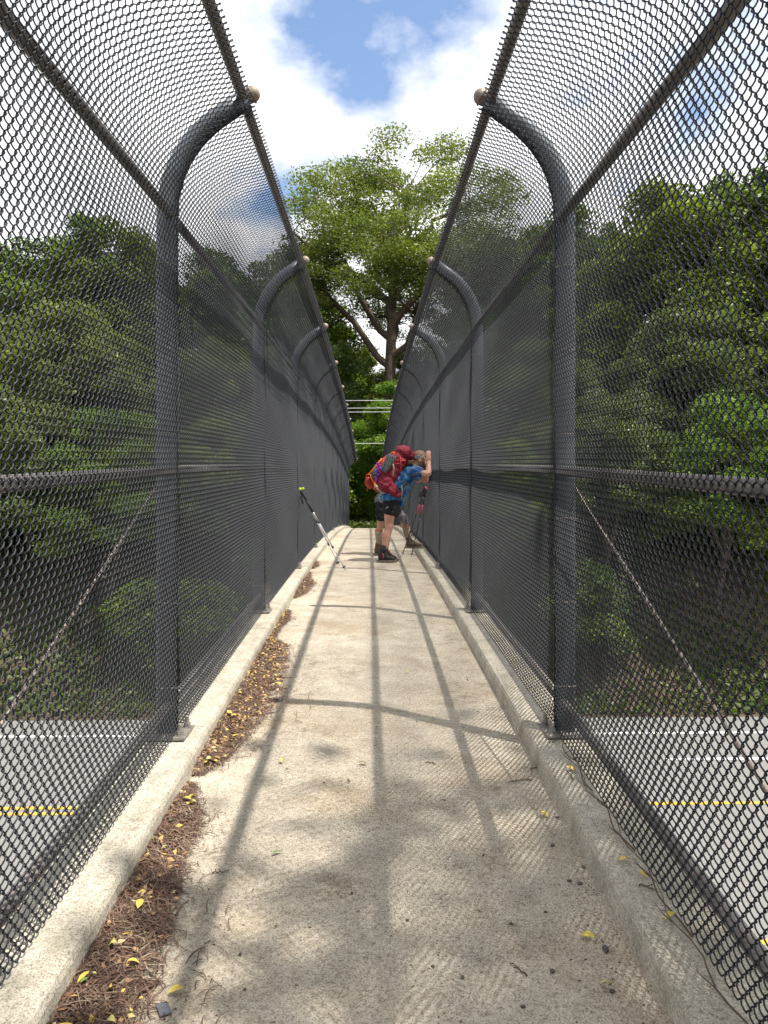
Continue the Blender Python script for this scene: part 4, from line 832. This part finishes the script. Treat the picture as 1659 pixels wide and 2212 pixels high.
strapq([(540, 545, -0.13), (470, 630, -0.16), (400, 720, -0.15), (350, 770, -0.13)], 0.012, 'strap_orange'); strapq([(440, 880, -0.165), (445, 940, -0.165), (430, 975, -0.15)], 0.010, 'strap_orange')
strapq([(335, 950, -0.11), (338, 1000, -0.11)], 0.004, 'strap_orange')

# ------------------------------------------------------------------ trekking poles
def pole(a, b, label, grp, scheme):
    """a = tip on the walkway, b = top of the grip"""
    a, b = Vector(a), Vector(b); L = (b - a).length; d = (b - a).normalized(); e = tag(empty('trekking_pole', a), label, 'pole', grp)
    q = lambda t: d * (L * t)
    for nm, t0, t1, r0, r1, mat in scheme: MB().tube([q(t0), q(t1)], [r0, r1], 10).build(nm, mat, e)
    side = Vector((0, 1, 0)).cross(d).normalized()
    MB().tube([q(0.045), q(0.052)], [0.012, 0.026], 12).build('basket', 'pole_black', e)
    g = MB().tube([q(0.86), q(0.90), q(0.94), q(0.965), q(0.975)], [0.013, 0.015, 0.014, 0.0165, 0.015], 12).build('grip', 'grip_foam', e)
    cap = MB().tube([q(0.972), q(0.985), q(1.0)], [0.0135, 0.0155, 0.011], 12); cap.loft([(*q(0.985), 0.009, 0.010), (*(q(0.985) + side * 0.045), 0.006, 0.009)], 10); cap.build('grip_top', 'pole_lime' if grp.startswith('white') else 'pole_red', e)
    lp = [q(0.97) - side * 0.012]
    for k in range(7): lp.append(q(0.97 - 0.13 * math.sin(math.pi * (k + 1) / 8)) - side * (0.012 + 0.03 * math.sin(math.pi * (k + 1) / 8) + 0.004 * k))
    MB().tube(lp, 0.005, 6).build('wrist_strap', 'strap_black', e)
    for t in (0.30, 0.60): MB().tube([q(t - 0.012), q(t + 0.012)], 0.0125, 10).build('clamp', 'pole_black', e)
    return e
W_ = [('tip', 0.0, 0.05, 0.003, 0.006, 'pole_steel'), ('lower_shaft', 0.05, 0.31, 0.0065, 0.0065, 'pole_white'), ('middle_shaft', 0.31, 0.61, 0.008, 0.008, 'pole_white'), ('upper_shaft', 0.61, 0.72, 0.009, 0.009, 'pole_steel'), ('lower_grip', 0.72, 0.86, 0.0115, 0.013, 'grip_foam')]
Rd = [('tip', 0.0, 0.05, 0.003, 0.006, 'pole_steel'), ('lower_shaft', 0.05, 0.31, 0.0065, 0.0065, 'pole_black'), ('middle_shaft', 0.31, 0.58, 0.0075, 0.0075, 'pole_black'), ('upper_shaft', 0.58, 0.755, 0.010, 0.010, 'pole_red'), ('lower_grip', 0.755, 0.86, 0.0115, 0.013, 'grip_foam')]
ya = 8.95
def pt(x, y, h): return (x, y, zd(y) + h)
pole(pt(-0.283, 9.25, 0.002), pt(-0.822, 8.80, 1.045), 'white trekking pole with lime grip leaning on the sunlit fence', 'white poles on the sunlit fence', W_)
pole(pt(-0.385, 9.75, 0.002), pt(-0.828, 8.97, 1.035), 'white trekking pole with lime grip leaning on the sunlit fence', 'white poles on the sunlit fence', W_)
pole(pt(0.485, 11.0, 0.002), pt(0.838, 10.9, 1.04), 'black and red trekking pole leaning on the fence beside the hikers', 'red poles by the hikers', Rd)
pole(pt(0.62, 10.9, 0.002), pt(0.842, 10.82, 1.03), 'black and red trekking pole leaning on the fence beside the hikers', 'red poles by the hikers', Rd)
